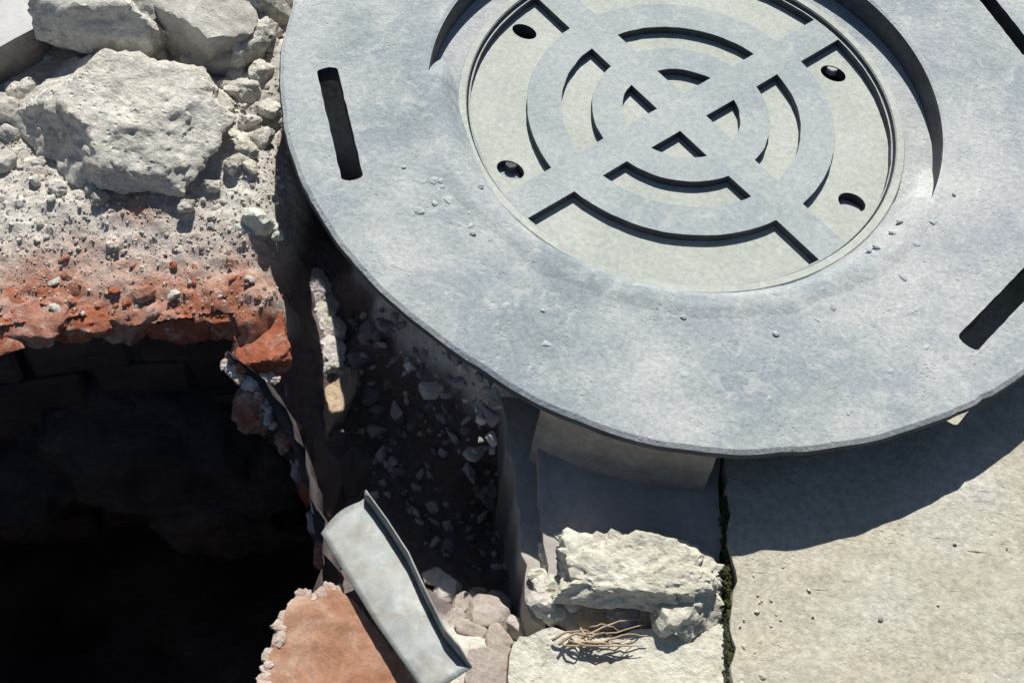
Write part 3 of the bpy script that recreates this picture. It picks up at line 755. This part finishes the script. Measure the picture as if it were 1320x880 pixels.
# ------------------------------------------------------------------ paving
PZ = -.088
JX = [(935, 560), (938, 640), (941, 725), (944, 800), (947, 960)]
def zslab(x, y): return PZ + max(0.0, x - .13) * .058
right = [U(x, y, PZ)[:2] for x, y in JX]
poly = [tuple(right[0] + np.array([0, .10]))] + [tuple(q) for q in right] + [(.22, -1.05), (.86, -1.05), (.86, -.06), (.52, .02)]
o = prism('paving_slab', poly, PZ, .09, M['pave'], res=.009, amp=.0038, edge=.008, seed=3, zfun=zslab)
tag(o, 'large beige concrete paving slab in the sun, right of the mossy joint', 'paving slab')
for k, (poly, lab) in enumerate([([(.875, -1.05), (1.7, -1.05), (1.7, -.06), (.875, -.06)], 'beige paving slab beyond the right edge of the picture'),
                                 ([(.54, .04), (.86, -.045), (1.7, -.045), (1.7, .9), (.62, .9)], 'beige paving slab behind the ring on the right')]):
    o = prism('paving_slab', poly, PZ + .03, .10, M['pave'], res=.05, amp=.002, edge=.004, seed=8 + k); tag(o, lab, 'paving slab', 'paving slabs right of the ring')
r_ = random.Random(19); CM = []
for s_ in range(4):
    b = rock_mesh(1700 + s_, (1, .8, .6), 6, 2, .15); me = bpy.data.meshes.new('crumb'); b.to_mesh(me); b.free(); me.materials.append(M['chunk'] if s_ < 3 else M['stone2']); CM.append(me)
for k in range(44):
    if k < 26: y = r_.uniform(730, 880); x = 952 + abs(r_.gauss(0, 26))
    else: x = r_.uniform(960, 1318); y = r_.uniform(560, 880)
    q = U(x, y, PZ); q = U(x, y, zslab(q[0], q[1])); s = min(.0045, .0013 * math.exp(r_.gauss(.1, .5))); o = bpy.data.objects.new('crumb', r_.choice(CM)); COL.objects.link(o)
    o.location = (q[0], q[1], zslab(q[0], q[1]) + .0005 + s * .2); o.scale = (s * 1.2, s, s); o.rotation_euler = (0, 0, r_.uniform(0, 6)); tag(o, 'tiny loose crumb lying on the large beige slab', 'crumb', 'crumbs on the large slab')
# left slab in the ring's shadow
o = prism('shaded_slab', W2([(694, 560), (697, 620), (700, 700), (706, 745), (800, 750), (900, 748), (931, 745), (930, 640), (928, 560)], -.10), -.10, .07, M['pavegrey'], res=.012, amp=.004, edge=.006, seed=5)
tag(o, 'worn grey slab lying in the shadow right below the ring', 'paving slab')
# mortar bed ledge between the slab and the pit
o = prism('mortar_bed', W2([(632, 470), (648, 520), (662, 590), (668, 660), (676, 730), (684, 800), (706, 812), (702, 700), (699, 600), (700, 520)], -.125), -.125, .24, M['ledge'], res=.010, amp=.005, edge=.007, seed=6, rim=.006)
tag(o, 'grey mortar bed edge standing at the right wall of the pit', 'mortar')
# broken white concrete lump
def znear(x, y): return 0
ch = rock('concrete_chunk', 800, 748, -.132, (.102, .054, .038), 77, M['chunk'], 'white broken concrete lump with a dark hollow, below the shaded slab', 'concrete lump', rotz=.20, planes=6, sub=6, rough=.12,
          cuts=((0, 0, 1, .80), (0, 1, .1, .78), (1, 0, 0, .95), (-1, -.2, .1, .93), (0, -1, .35, .62), (0, -1, -.4, .45)))
o = rock('concrete_chunk', 884, 770, -.14, (.040, .055, .036), 79, M['chunk'], 'pale squarish concrete piece at the mossy joint, right end of the white lump', 'concrete lump', rotz=.15, planes=5, sub=5, rough=.11,
         cuts=((0, 0, 1, .75), (1, 0, 0, .8), (0, -1, 0, .85), (-1, 0, 0, .85)))
o = prism('concrete_slab', W2([(650, 905), (658, 850), (672, 826), (712, 812), (770, 818), (850, 812), (900, 800), (934, 802), (941, 840), (944, 905), (946, 1000), (640, 1000)], -.108), -.108, .07, M['chunk'], res=.008, amp=.007, edge=.012, seed=12, rim=.008)
tag(o, 'cream rough concrete slab at the bottom edge, below the dry roots', 'concrete slab')
for k, (x, y, s, sd) in enumerate([(706, 760, .020, 1), (700, 782, .018, 2), (716, 792, .014, 3), (730, 775, .016, 4), (697, 745, .013, 5)]):
    rock('stone', x, y, -.125, (s, s * .8, s * .8), 820 + sd, M['chunk'] if k % 2 == 0 else M['stone2'], ['pale crumb of concrete touching the left end of the white lump', 'grey crumb leaning left of the white lump, just above the cream slab', 'small pale crumb at the left end of the dry roots', 'grey crumb between the white lump and the dry roots', 'topmost small pale crumb left of the white lump'][k], 'stone', group='crumbs at the left end of the white lump', sub=3, rough=.1, planes=10)

for k, (x, y, s) in enumerate([(735, 792, .020), (765, 788, .022), (800, 790, .021), (832, 788, .020), (752, 802, .014), (785, 803, .015), (818, 802, .014), (848, 798, .014)]):
    rock('stone', x, y, -.135, (s * 1.2, s, s * .7), 860 + k, M['tan'] if k % 2 else M['ledge'], 'earth lump in the hollow of the white lump, ' + ['leftmost at the back', 'second from left, back', 'third from left, back', 'rightmost at the back', 'leftmost in front', 'second from left, front', 'third from left, front', 'rightmost in front'][k], 'earth lump', group='earth lumps in the hollow', sub=4, rough=.14, planes=7)
# dry roots in the hollow
def tube(name, pts, r, mat, parent=None, n=6):
    vv = []; ff = []; P = [np.array(p, float) for p in pts]
    for i, p in enumerate(P):
        d = (P[min(i + 1, len(P) - 1)] - P[max(i - 1, 0)]); d /= np.linalg.norm(d) + 1e-9
        a = np.cross(d, (0, 0, 1)); a /= np.linalg.norm(a) + 1e-9; b = np.cross(a, d)
        rr = r * (1 - .5 * i / (len(P) - 1)) 
        for k in range(n): vv.append(p + rr * (math.cos(2 * math.pi * k / n) * a + math.sin(2 * math.pi * k / n) * b))
    for i in range(len(P) - 1):
        for k in range(n): ff.append((i * n + k, i * n + (k + 1) % n, (i + 1) * n + (k + 1) % n, (i + 1) * n + k))
    ff.append(tuple(range(n))[::-1]); ff.append(tuple((len(P) - 1) * n + k for k in range(n)))
    return mk(name, vv, ff, mat, parent, smooth=True)
roots = empty('dry_roots', tuple(U(785, 815, -.105))); tag(roots, 'tangle of dry tan roots in the hollow of the white lump', 'roots')
RZ0 = np.array(roots.location)
r_ = random.Random(5)
for k in range(15):
    x0 = r_.uniform(712, 770); y0 = r_.uniform(806, 834); L_ = r_.uniform(25, 95); sl = r_.uniform(-.9, .5); bow = r_.uniform(-12, 10); pts = []
    for i in range(9):
        t = i / 8; x = x0 + L_ * t; y = y0 + sl * L_ * t * .5 - bow * math.sin(math.pi * t) + r_.uniform(-1.2, 1.2)
        pts.append(U(min(x, 852), max(798, min(832, y)), -.1035 + .004 * math.sin(math.pi * t) + r_.uniform(-.002, .003)) - RZ0)
    tube('root', pts, r_.uniform(.0007, .0017), M['root'], roots)

_b = bmesh.new(); bmesh.ops.create_icosphere(_b, subdivisions=1, radius=1.0); _b.verts.index_update(); assert len(_b.verts) == 12
ICO_V = np.array([v_.co[:] for v_ in _b.verts]); ICO_F = np.array([[v_.index for v_ in f_.verts] for f_ in _b.faces]); _b.free()
def blob_mesh(name, mats, mat, jit):
    """many small crumbs as one mesh"""
    rg = np.random.default_rng(3); V = []; F = []
    for i, mt in enumerate(mats):
        A = np.array(mt); v_ = ICO_V * (1 + rg.uniform(-jit, jit, (len(ICO_V), 1))); V.append(v_ @ A[:3, :3].T + A[:3, 3]); F.append(ICO_F + i * len(ICO_V))
    V = np.concatenate(V).tolist(); F = np.concatenate(F).tolist()
    me = bpy.data.meshes.new(name); me.from_pydata(V, [], F); me.update(); me.materials.append(mat)
    o_ = bpy.data.objects.new(name, me); COL.objects.link(o_); return o_
# moss in the joint: one mass of small clumps
blobs = []; r_ = random.Random(9)
for k in range(900):
    t = r_.random(); y = 640 + 300 * t; xx = float(np.interp(y, [q[1] for q in JX], [q[0] for q in JX])) - 4 + r_.gauss(0, 2.4)
    p = U(xx, y, -.105 + r_.random() * .014); s = r_.uniform(.0010, .0030)
    mt = Matrix.Translation(Vector(p)) @ Matrix.Rotation(r_.random() * 6, 4, 'Z') @ Matrix.Diagonal((s, s * .8, s * .7, 1))
    blobs.append(mt)
o = blob_mesh('moss', blobs, M['moss'], .5); tag(o, 'dark green moss in the joint beside the large slab', 'moss', kind='stuff')

# ------------------------------------------------------------------ brick and steel strip at the hole's near corner
OZ = -.118
o = prism('orange_brick', W2([(326, 905), (348, 838), (368, 786), (380, 770), (408, 764), (434, 760), (452, 772), (498, 826), (552, 900), (556, 960), (330, 960)], OZ), OZ, .075, M['orange'], res=.007, amp=.006, edge=.005, seed=21, rim=.006)
ob = o; tag(o, 'orange brown brick at the bottom edge, between the hole and the steel strip', 'brick')
r_ = random.Random(3)
EP = [(436, 760), (408, 764), (383, 770), (370, 790), (358, 818), (347, 848), (336, 880), (326, 912)]
for k in range(26):
    t = k / 25 * (len(EP) - 1); i = min(int(t), len(EP) - 2); u = t - i; x = EP[i][0] * (1 - u) + EP[i + 1][0] * u + r_.uniform(0, 6); y = EP[i][1] * (1 - u) + EP[i + 1][1] * u + r_.uniform(-3, 5)
    sz = r_.uniform(.003, .0085); b = rock_mesh(340 + k, (sz, sz * 1.3, sz * .4), 5, 3, .2); q = U(x, y, OZ - .002 - r_.random() * .004)
    e = mk_bm('mortar_flake', b, M['edge'], ob, loc=tuple(q)); e.rotation_euler = (r_.uniform(-.3, .3), r_.uniform(-.3, .3), r_.uniform(0, 6))
# steel strip: flat web with an upturned flange along its right side
ws = []
La = [(414, 688, -.108), (428, 712, -.107), (450, 748, -.105), (482, 800, -.102), (516, 848, -.100), (552, 898, -.099)]
Ra = [(470, 643, -.112), (497, 680, -.110), (524, 722, -.107), (546, 770, -.104), (572, 822, -.101), (606, 862, -.099)]
vv = []; ff = []; ML = 30; MW = 10
def lerp_path(Pth, t):
    s = t * (len(Pth) - 1); i = min(int(s), len(Pth) - 2); u = s - i
    return np.array([Pth[i][k] * (1 - u) + Pth[i + 1][k] * u for k in range(3)])
for i in range(ML + 1):
    t = i / ML; a = U(*lerp_path(La, t)); b = U(*lerp_path(Ra, t)); dn = fbm(Vector((t * 5, 0, 3)), 3) * .0022
    for j in range(MW + 1):
        u = j / MW; p = a + (b - a) * u; p[2] += dn + .0015 * math.sin(u * 3.14) + fbm(Vector((t * 9, u * 3, 8)), 2) * .0006
        if i == 0: p = p + (b - a) * 0 + (a - U(*lerp_path(La, .05))) * (.9 * math.sin(math.pi * min(1, u * 1.1)))
        vv.append(p)
for i in range(ML):
    for j in range(MW): k = i * (MW + 1) + j; ff.append((k, k + 1, k + MW + 2, k + MW + 1))
st = empty('steel_strip', tuple(U(510, 770, -.112))); tag(st, 'pale bent steel strip with dark upturned edge leaning across the brick', 'steel strip')
S0 = np.array(st.location)
web = mk('web', [p - S0 for p in vv], ff, M['steel'], st, smooth=True); s = web.modifiers.new('s', 'SOLIDIFY'); s.thickness = .0018; s.offset = -1
vv = []; ff = []
for i in range(ML + 1):
    t = i / ML; b = U(*lerp_path(Ra, t)); a = U(*lerp_path(La, t)); d = (b - a) / np.linalg.norm(b - a)
    hgt = (.019 + fbm(Vector((t * 6, 2, 1)), 3) * .0015) * min(1, max(.15, (1.02 - t) / .12)) 
    lo = b - np.array([0, 0, .001])
    vv += [lo, lo + d * .0008 + np.array([0, 0, hgt * .5]), lo + d * .002 + np.array([0, 0, hgt])]
for i in range(ML):
    for j in range(2): k = i * 3 + j; ff.append((k, k + 1, k + 4, k + 3))
fl = mk('flange', [p - S0 for p in vv], ff, M['steel'], st, smooth=True); s = fl.modifiers.new('s', 'SOLIDIFY'); s.thickness = .0016; s.offset = 0
# earth-dark plate that stands behind the strip's lower edge (its torn rusty bracket)
# thin dark shards standing at the pit corner
def shard(name, pts, th, mat, label, seed=0):
    """thin broken plate: pts are (x, y, z) corners"""
    P = [U(*p) for p in pts]; a = P[1] - P[0]; b = P[2] - P[0]; nr = np.cross(a, b); nr /= np.linalg.norm(nr)
    if np.dot(nr, CAM - P[0]) < 0: nr = -nr
    n = len(P); vs = []; dens = []
    for i in range(n):
        for k in range(5):
            q = P[i] + (P[(i + 1) % n] - P[i]) * k / 5; dens.append(q + np.array([mn.noise(Vector(q * 60)), mn.noise(Vector(q * 60 + 5)), mn.noise(Vector(q * 60 + 9))]) * .002)
    c = np.mean(P, 0); m = len(dens)
    vs = dens + [d - nr * th for d in dens] + [c, c - nr * th]; fs = []
    for i in range(m):
        j = (i + 1) % m; fs += [(i, j, 2 * m), (m + j, m + i, 2 * m + 1), (i, m + i, m + j, j)]
    o = mk(name, vs, fs, mat); bevel(o, .0008, 1, 50); tag(o, label, 'shard'); return o
for k, (x, y, z, sx, sy, sz, mt, lab) in enumerate([(360, 556, -.215, .020, .030, .022, 'brickdust', 'broken brick end on the right rim of the hole, just below the corner brick'), (376, 598, -.235, .018, .028, .022, 'ledge', 'brown mortar lump on the right rim of the hole, second below the corner brick'),
        (388, 636, -.245, .016, .026, .02, 'brick', 'dark red brick fragment on the right rim of the hole, above the steel strip'), (399, 678, -.235, .015, .026, .02, 'ledge', 'mortar lump at the hole rim beside the upper end of the steel strip'),
        (412, 722, -.20, .018, .024, .02, 'brickdust', 'brick fragment wedged under the left side of the steel strip')]):
    b = rock_mesh(1400 + k, (sx * .72, sy * .9, sz * .7), 7, 4, .13); q = U(x + 12, y, z); o = mk_bm('brick_fragment', b, M[mt], smooth=True, loc=tuple(q)); o.rotation_euler = (0, 0, .3 + .2 * k); o.data.set_sharp_from_angle(angle=math.radians(36)); tag(o, lab, 'brick fragment', 'fragments on the right rim of the hole')
shard('slate_shard', [(404, 560, -.19), (430, 592, -.19), (440, 618, -.205), (424, 668, -.23), (406, 640, -.235)], .006, M['shard'], 'dark thin shard standing between the hole and the steel strip')
shard('slate_shard', [(436, 600, -.20), (455, 575, -.205), (482, 592, -.225), (476, 640, -.255), (446, 640, -.235)], .006, M['shard'], 'dark grey shard leaning on the pit slope above the steel strip')
shard('slate_shard', [(468, 390, -.25), (520, 412, -.25), (536, 446, -.27), (506, 452, -.285), (474, 430, -.28)], .008, M['chip'], 'flat grey brown fragment right under the ring edge')
# light crumbs on the ridge that catch the sun through the slot
ORD = ['topmost', 'second', 'third', 'fourth', 'fifth', 'sixth', 'seventh', 'eighth', 'ninth', 'tenth', 'eleventh', 'twelfth']
for k, (x, y, s, mt) in enumerate([(408, 368, .013, 'lime'), (417, 384, .015, 'stone'), (412, 398, .010, 'stone'), (422, 406, .014, 'stone'), (418, 420, .011, 'lime'), (427, 430, .014, 'stone'), (422, 444, .011, 'stone'), (430, 455, .013, 'lime'), (427, 470, .012, 'stone'), (436, 478, .010, 'stone')]):
    q = on_ground(x, y); s *= (1.25, .8, 1.0, 1.35, .75, 1.1, .7, 1.2, .9, .7)[k]; b = rock_mesh(600 + k, (s, s * 1.25, s * .55), 6, 4, .17); o = mk_bm('stone', b, M[mt], smooth=True, loc=(q[0], q[1], q[2] + s * .12)); o.rotation_euler = (.3 * math.sin(k * 2.1), .3 * math.cos(k * 1.7), k * 1.9); o.data.set_sharp_from_angle(angle=math.radians(35))
    tag(o, ('topmost cream crumb' if k == 0 else ORD[k] + ' cream crumb from the top') + ' in the narrow sunlit streak under the ring', 'stone', 'cream crumbs in the sunlit streak')
q = on_ground(437, 518); b = rock_mesh(641, (.022, .054, .020), 7, 5, .10, cuts=((.75, -.6, 0, .62), (-.8, -.5, 0, .66))); o = mk_bm('stone', b, M['tan'], smooth=True, loc=(q[0], q[1], q[2] + .004)); o.rotation_euler = (0, 0, .1)
tag(o, 'long tan stone at the lower end of the sunlit streak under the ring', 'stone')

# ------------------------------------------------------------------ rocks and rubble on the left
rock('rock', 168, 162, -.124, (.146, .112, .060), 11, M['stone'], 'biggest pale rock lying on the rubble above the hole', 'rock', rotz=.15, planes=5, sub=6, rough=.075,
     cuts=((.0, -.12, 1, .78), (.12, -.62, .78, .80), (-.5, -.55, .7, .84), (.6, -.45, .7, .82), (.15, -1, .35, .86), (0, 1, .3, .8), (-1, .3, .3, .86), (.9, .5, .3, .86), (.1, -1, -.5, .80)))
rock('rock', 122, 24, -.095, (.088, .062, .062), 12, M['stone'], 'rounded cream rock at the top, between the grey slab and the wedge rock', 'rock', rotz=.3, planes=5, sub=5, rough=.06,
     cuts=((0, -.1, 1, .8), (0, -1, .1, .78), (.1, -1, .6, .8), (-1, 0, 0, .9)))
rock('rock', 250, 20, -.095, (.085, .066, .058), 14, M['stone2'], 'grey wedge shaped rock at the top with a dark shaded face', 'rock', rotz=-.5, planes=5, sub=5, rough=.05,
     cuts=((0, -.2, 1, .74), (.3, -1, .05, .66), (1, -.2, 0, .85)))
rock('rock', 342, -2, -.095, (.048, .045, .05), 15, M['stone'], 'smooth cream rock at the top edge beside the ring', 'rock', planes=4, sub=5, rough=.04)
rock('rock', 327, 52, -.09, (.026, .046, .030), 16, M['stone'], 'small white rock standing beside the ring, below the smooth cream rock', 'rock', rotz=-.25, planes=9, sub=5, rough=.07)
rock('rock', 281, 78, -.09, (.040, .018, .020), 17, M['stone2'], 'long thin grey stone with a white top edge behind the big rock', 'rock', rotz=.38, planes=8, sub=4, rough=.08)
rock('rock', 246, 82, -.09, (.013, .012, .014), 18, M['lime'], 'tiny white block at the left end of the long thin grey stone', 'rock', planes=8, sub=3, rough=.08)
rock('rock', 160, 8, -.05, (.04, .03, .03), 19, M['stone'], 'pale knob of stone at the top edge behind the rounded cream rock', 'rock', planes=8, sub=4, rough=.08)
rock('rock', 333, 288, -.105, (.020, .017, .017), 23, M['pale'], 'greenish white lumpy stone beside the shadow of the ring', 'stone', planes=9, sub=4, rough=.1)
rock('rock', 311, 297, -.105, (.014, .011, .008), 24, M['pale'], 'small flat pale stone touching the greenish white stone', 'stone', planes=9, sub=3, rough=.1)
rock('rock', 358, 303, -.105, (.008, .008, .007), 25, M['pale'], 'tiny pale crumb right of the greenish white stone', 'stone', planes=9, sub=3, rough=.1)
rock('rock', 193, 263, -.103, (.012, .0075, .007), 26, M['pink'], 'small pinkish stone under the front of the big rock', 'stone', rotz=.5, planes=9, sub=3, rough=.1)
o = prism('grey_slab', W2([(-160, -120), (100, -120), (88, -30), (72, 6), (40, 36), (0, 60), (-60, 92), (-160, 120)], -.045), -.045, .065, M['slabgrey'], res=.015, amp=.0015, edge=.006, seed=31, rim=.005)
recolour_sides(o, M['block'])
tag(o, 'smooth light grey slab in the top left corner with a brown side', 'slab')
SM = [(14, 145, .019), (40, 118, .018), (22, 118, .015), (10, 170, .014), (38, 150, .013), (60, 112, .012), (2, 130, .013), (30, 172, .010), (52, 98, .010), (6, 208, .014), (26, 196, .009)]
for k, (x, y, s) in enumerate(SM):
    rock('stone', x, y, -.105, (s * 1.2, s, s * .85), 700 + k, M['stone'] if k % 3 else M['stone2'], ['largest pale pebble in the heap left of the big rock', 'pale pebble of the heap closest to the upper left side of the big rock', 'pale pebble of the heap just under the brown side of the grey slab', 'pebble at the left picture edge, low in the heap left of the big rock', 'pebble of the heap touching the left tip of the big rock', 'small pebble in the gap between grey slab side and big rock', 'pebble of the heap cut by the left picture edge', 'small pebble under the left tip of the big rock', 'smallest pebble high in the heap, next to the corner of the grey slab', 'grey pebble at the left picture edge below the heap', 'tiny pebble below the heap left of the big rock'][k], 'stone', group='pebbles left of the big rock', planes=10, sub=3, rough=.08, rotz=k)
MED = [(318, 118, .016, 'angular pale stone between the big rock tip and the ring'), (338, 96, .014, 'angular pale stone just below the small white rock'), (346, 142, .013, 'pale stone touching the left edge of the ring, level with the slot'), (322, 160, .012, 'pale stone right of the big rock tip'),
       (340, 182, .014, 'pale stone at the ring edge above its shadow corner'), (318, 196, .012, 'pale stone below the big rock tip'), (306, 100, .012, 'grey stone in the dark gap behind the big rock tip'), (290, 112, .010, 'grey stone tucked behind the right shoulder of the big rock'),
       (216, 58, .016, 'grey stone between the rounded cream rock and the wedge rock'), (202, 74, .012, 'small grey stone on the back of the big rock'), (352, 60, .011, 'small stone between the white rock and the ring'), (300, 215, .011, 'pale stone in front of the right end of the big rock'),
       (272, 240, .010, 'pale stone in front of the big rock, left of the greenish white stone'), (240, 268, .009, 'small pale stone on the dusty ground in front of the big rock'), (75, 245, .010, 'pale stone in front of the left end of the big rock'), (128, 258, .009, 'small pale stone in the shadow of the big rock')]
for k, (x, y, s, lab) in enumerate(MED):
    q = on_ground(x, y); b = rock_mesh(1300 + k, (s * 1.2, s, s * .8), 7, 4, .12); o = mk_bm('stone', b, M['stone'] if k % 3 else M['stone2'], smooth=True, loc=(q[0], q[1], q[2] + s * .35)); o.rotation_euler = (.2, .1, k * 1.3)
    o.data.set_sharp_from_angle(angle=math.radians(36)); tag(o, lab, 'stone', 'broken stones around the big rock')
# pinkish rubble by the steel strip
PR = [(628, 800, .030, .020, -.195), (600, 782, .020, .016, -.205), (580, 760, .018, .014, -.215), (645, 825, .017, .010, -.17), (606, 812, .018, .010, -.18), (560, 742, .015, .012, -.215), (584, 800, .014, .010, -.19), (640, 782, .018, .014, -.23), (664, 806, .014, .012, -.19), (618, 770, .013, .010, -.24)]
for k, (x, y, s, h, z) in enumerate(PR):
    rock('stone', x, y, z, (s, s * .85, h), 760 + k, M['pink'] if k % 3 != 2 else M['stone2'], ['largest pinkish stone in the heap right of the steel strip', 'pinkish stone left of the largest one in the heap by the steel strip', 'grey stone touching the middle of the steel strip edge', 'flat pinkish stone below the largest one, beside the cream slab', 'flat pinkish stone near the lower end of the steel strip', 'grey stone highest along the steel strip edge', 'small pinkish stone between the steel strip and the heap', 'pinkish stone behind the largest one at the pit floor', 'grey stone at the foot of the mortar bed', 'small pinkish stone at the back of the heap, nearest the pit floor'][k], 'stone', group='rubble heap right of the steel strip', planes=10, sub=4, rough=.07, rotz=k * .7, cuts=((0, .1, 1, .62), (.3, -.8, .4, .6)))
o = prism('pink_fragment', W2([(598, 870), (604, 838), (640, 828), (660, 836), (652, 890), (640, 930), (600, 930)], -.135), -.135, .04, M['pink'], res=.008, amp=.003, edge=.006, seed=41, rim=.006)
tag(o, 'flat pinkish fragment between the steel strip and the cream slab', 'fragment')
# small steel-dark bracket end and a thin sharp flake above it
# pebbles all over the rubble: individuals
r_ = random.Random(31)
pm = []
for s_ in range(8):
    b = rock_mesh(900 + s_, (1, .8, .6), 6, 2, .16); me = bpy.data.meshes.new('pebble'); b.to_mesh(me); b.free(); me.materials.append(M['stone'] if s_ < 5 else M['stone2']); pm.append(me)
pm_red = []
for s_ in range(4):
    b = rock_mesh(930 + s_, (1, .8, .55), 6, 2, .16); me = bpy.data.meshes.new('brick_crumb'); b.to_mesh(me); b.free(); me.materials.append(M['brick'] if s_ < 2 else M['brickdust']); pm_red.append(me)
k = 0; tries = 0
while k < 240 and tries < 6000:
    tries += 1
    x = r_.uniform(-10, 372); y = r_.uniform(-5, 412)
    q = on_ground(x, y)
    if in_poly(HOLE, q[0], q[1]): continue
    s = min(.015, .0036 * math.exp(r_.gauss(0.1, .5)))
    red = y > 325 and r_.random() < .85
    o = bpy.data.objects.new('brick_crumb' if red else 'pebble', r_.choice(pm_red if red else pm)); COL.objects.link(o)
    o.location = (q[0], q[1], q[2] + s * .15); o.scale = (s * r_.uniform(.8, 1.3), s, s * r_.uniform(.7, 1.1)); o.rotation_euler = (r_.uniform(-.4, .4), r_.uniform(-.4, .4), r_.uniform(0, 6.28))
    if red: tag(o, 'small crumb of red brick on the rim of the hole', 'brick crumb', 'brick crumbs on the rim')
    else: tag(o, 'small loose pebble strewn on the pale rubble ground', 'pebble', 'pebbles strewn on the rubble')
    k += 1
# chips in the shaded pit: individuals
cm = []
for s_ in range(8):
    b = rock_mesh(960 + s_, (1, .75, .40), 5, 2, .06, cuts=((0, 0, 1, .6), (1, .3, 0, .55), (-.6, .8, .1, .5), (-.5, -.9, .2, .52), (.5, -.9, -.1, .6))); me = bpy.data.meshes.new('chip'); b.to_mesh(me); b.free(); me.materials.append(M['chip'] if s_ < 5 else M['chiplight']); cm.append(me)
PIT = [(455, 380), (490, 385), (560, 436), (640, 490), (672, 600), (678, 740), (600, 740), (545, 700), (480, 640), (458, 560)]
k = 0; tries = 0
while k < 280 and tries < 8000:
    tries += 1
    x = r_.uniform(440, 690); y = r_.uniform(395, 780)
    if not bool(in_poly(PIT, np.array(x), np.array(y))): continue
    q = on_ground(x, y); s = min(.021, .0064 * math.exp(r_.gauss(.1, .6)))
    o = bpy.data.objects.new('chip', r_.choice(cm)); COL.objects.link(o)
    o.location = (q[0], q[1], q[2] + s * .02); o.scale = (s, s * r_.uniform(.5, 1.2), s * r_.uniform(.6, 1.6)); o.rotation_euler = (r_.uniform(-.9, .9), r_.uniform(-.9, .9), r_.uniform(0, 6.28))
    tag(o, 'grey chip of rubble on the floor of the shaded pit', 'chip', 'chips on the floor of the pit'); k += 1
# fine grit nobody could count
blobs = []; gd = []
for t in range(4600):
    x = r_.uniform(-15, 375); y = r_.uniform(-8, 425); q = U(x, y, -.1)
    i = int((q[0] - GX0) / (GX1 - GX0) * (nx - 1) + .5); j = int((q[1] - GY0) / (GY1 - GY0) * (ny - 1) + .5)
    q = U(x, y, ZZ[max(0, min(ny - 1, j)), max(0, min(nx - 1, i))])
    if in_poly(HOLE, q[0], q[1]): continue
    i = int((q[0] - GX0) / (GX1 - GX0) * (nx - 1) + .5); j = int((q[1] - GY0) / (GY1 - GY0) * (ny - 1) + .5)
    z = ZZ[max(0, min(ny - 1, j)), max(0, min(nx - 1, i))]; s = min(.0036, .0008 * math.exp(abs(r_.gauss(0, .60)))) * (.75 if y > 330 else 1)
    mt = Matrix.Translation(Vector((q[0], q[1], z + s * .1))) @ Matrix.Rotation(r_.random() * 6, 4, (r_.random(), r_.random(), 1)) @ Matrix.Diagonal((s * r_.uniform(.8, 1.5), s, s * .8, 1))
    blobs.append(mt); gd.append(max(0, min(1, (y - 310) / 110)) * r_.random())
o = blob_mesh('grit', blobs, M['soil'], .42); o.data.attributes.new('dust', 'FLOAT', 'POINT').data.foreach_set('value', [d_ for b_ in gd for d_ in [b_] * 12]); tag(o, 'fine pale grit over the rubble ground', 'grit', kind='stuff')
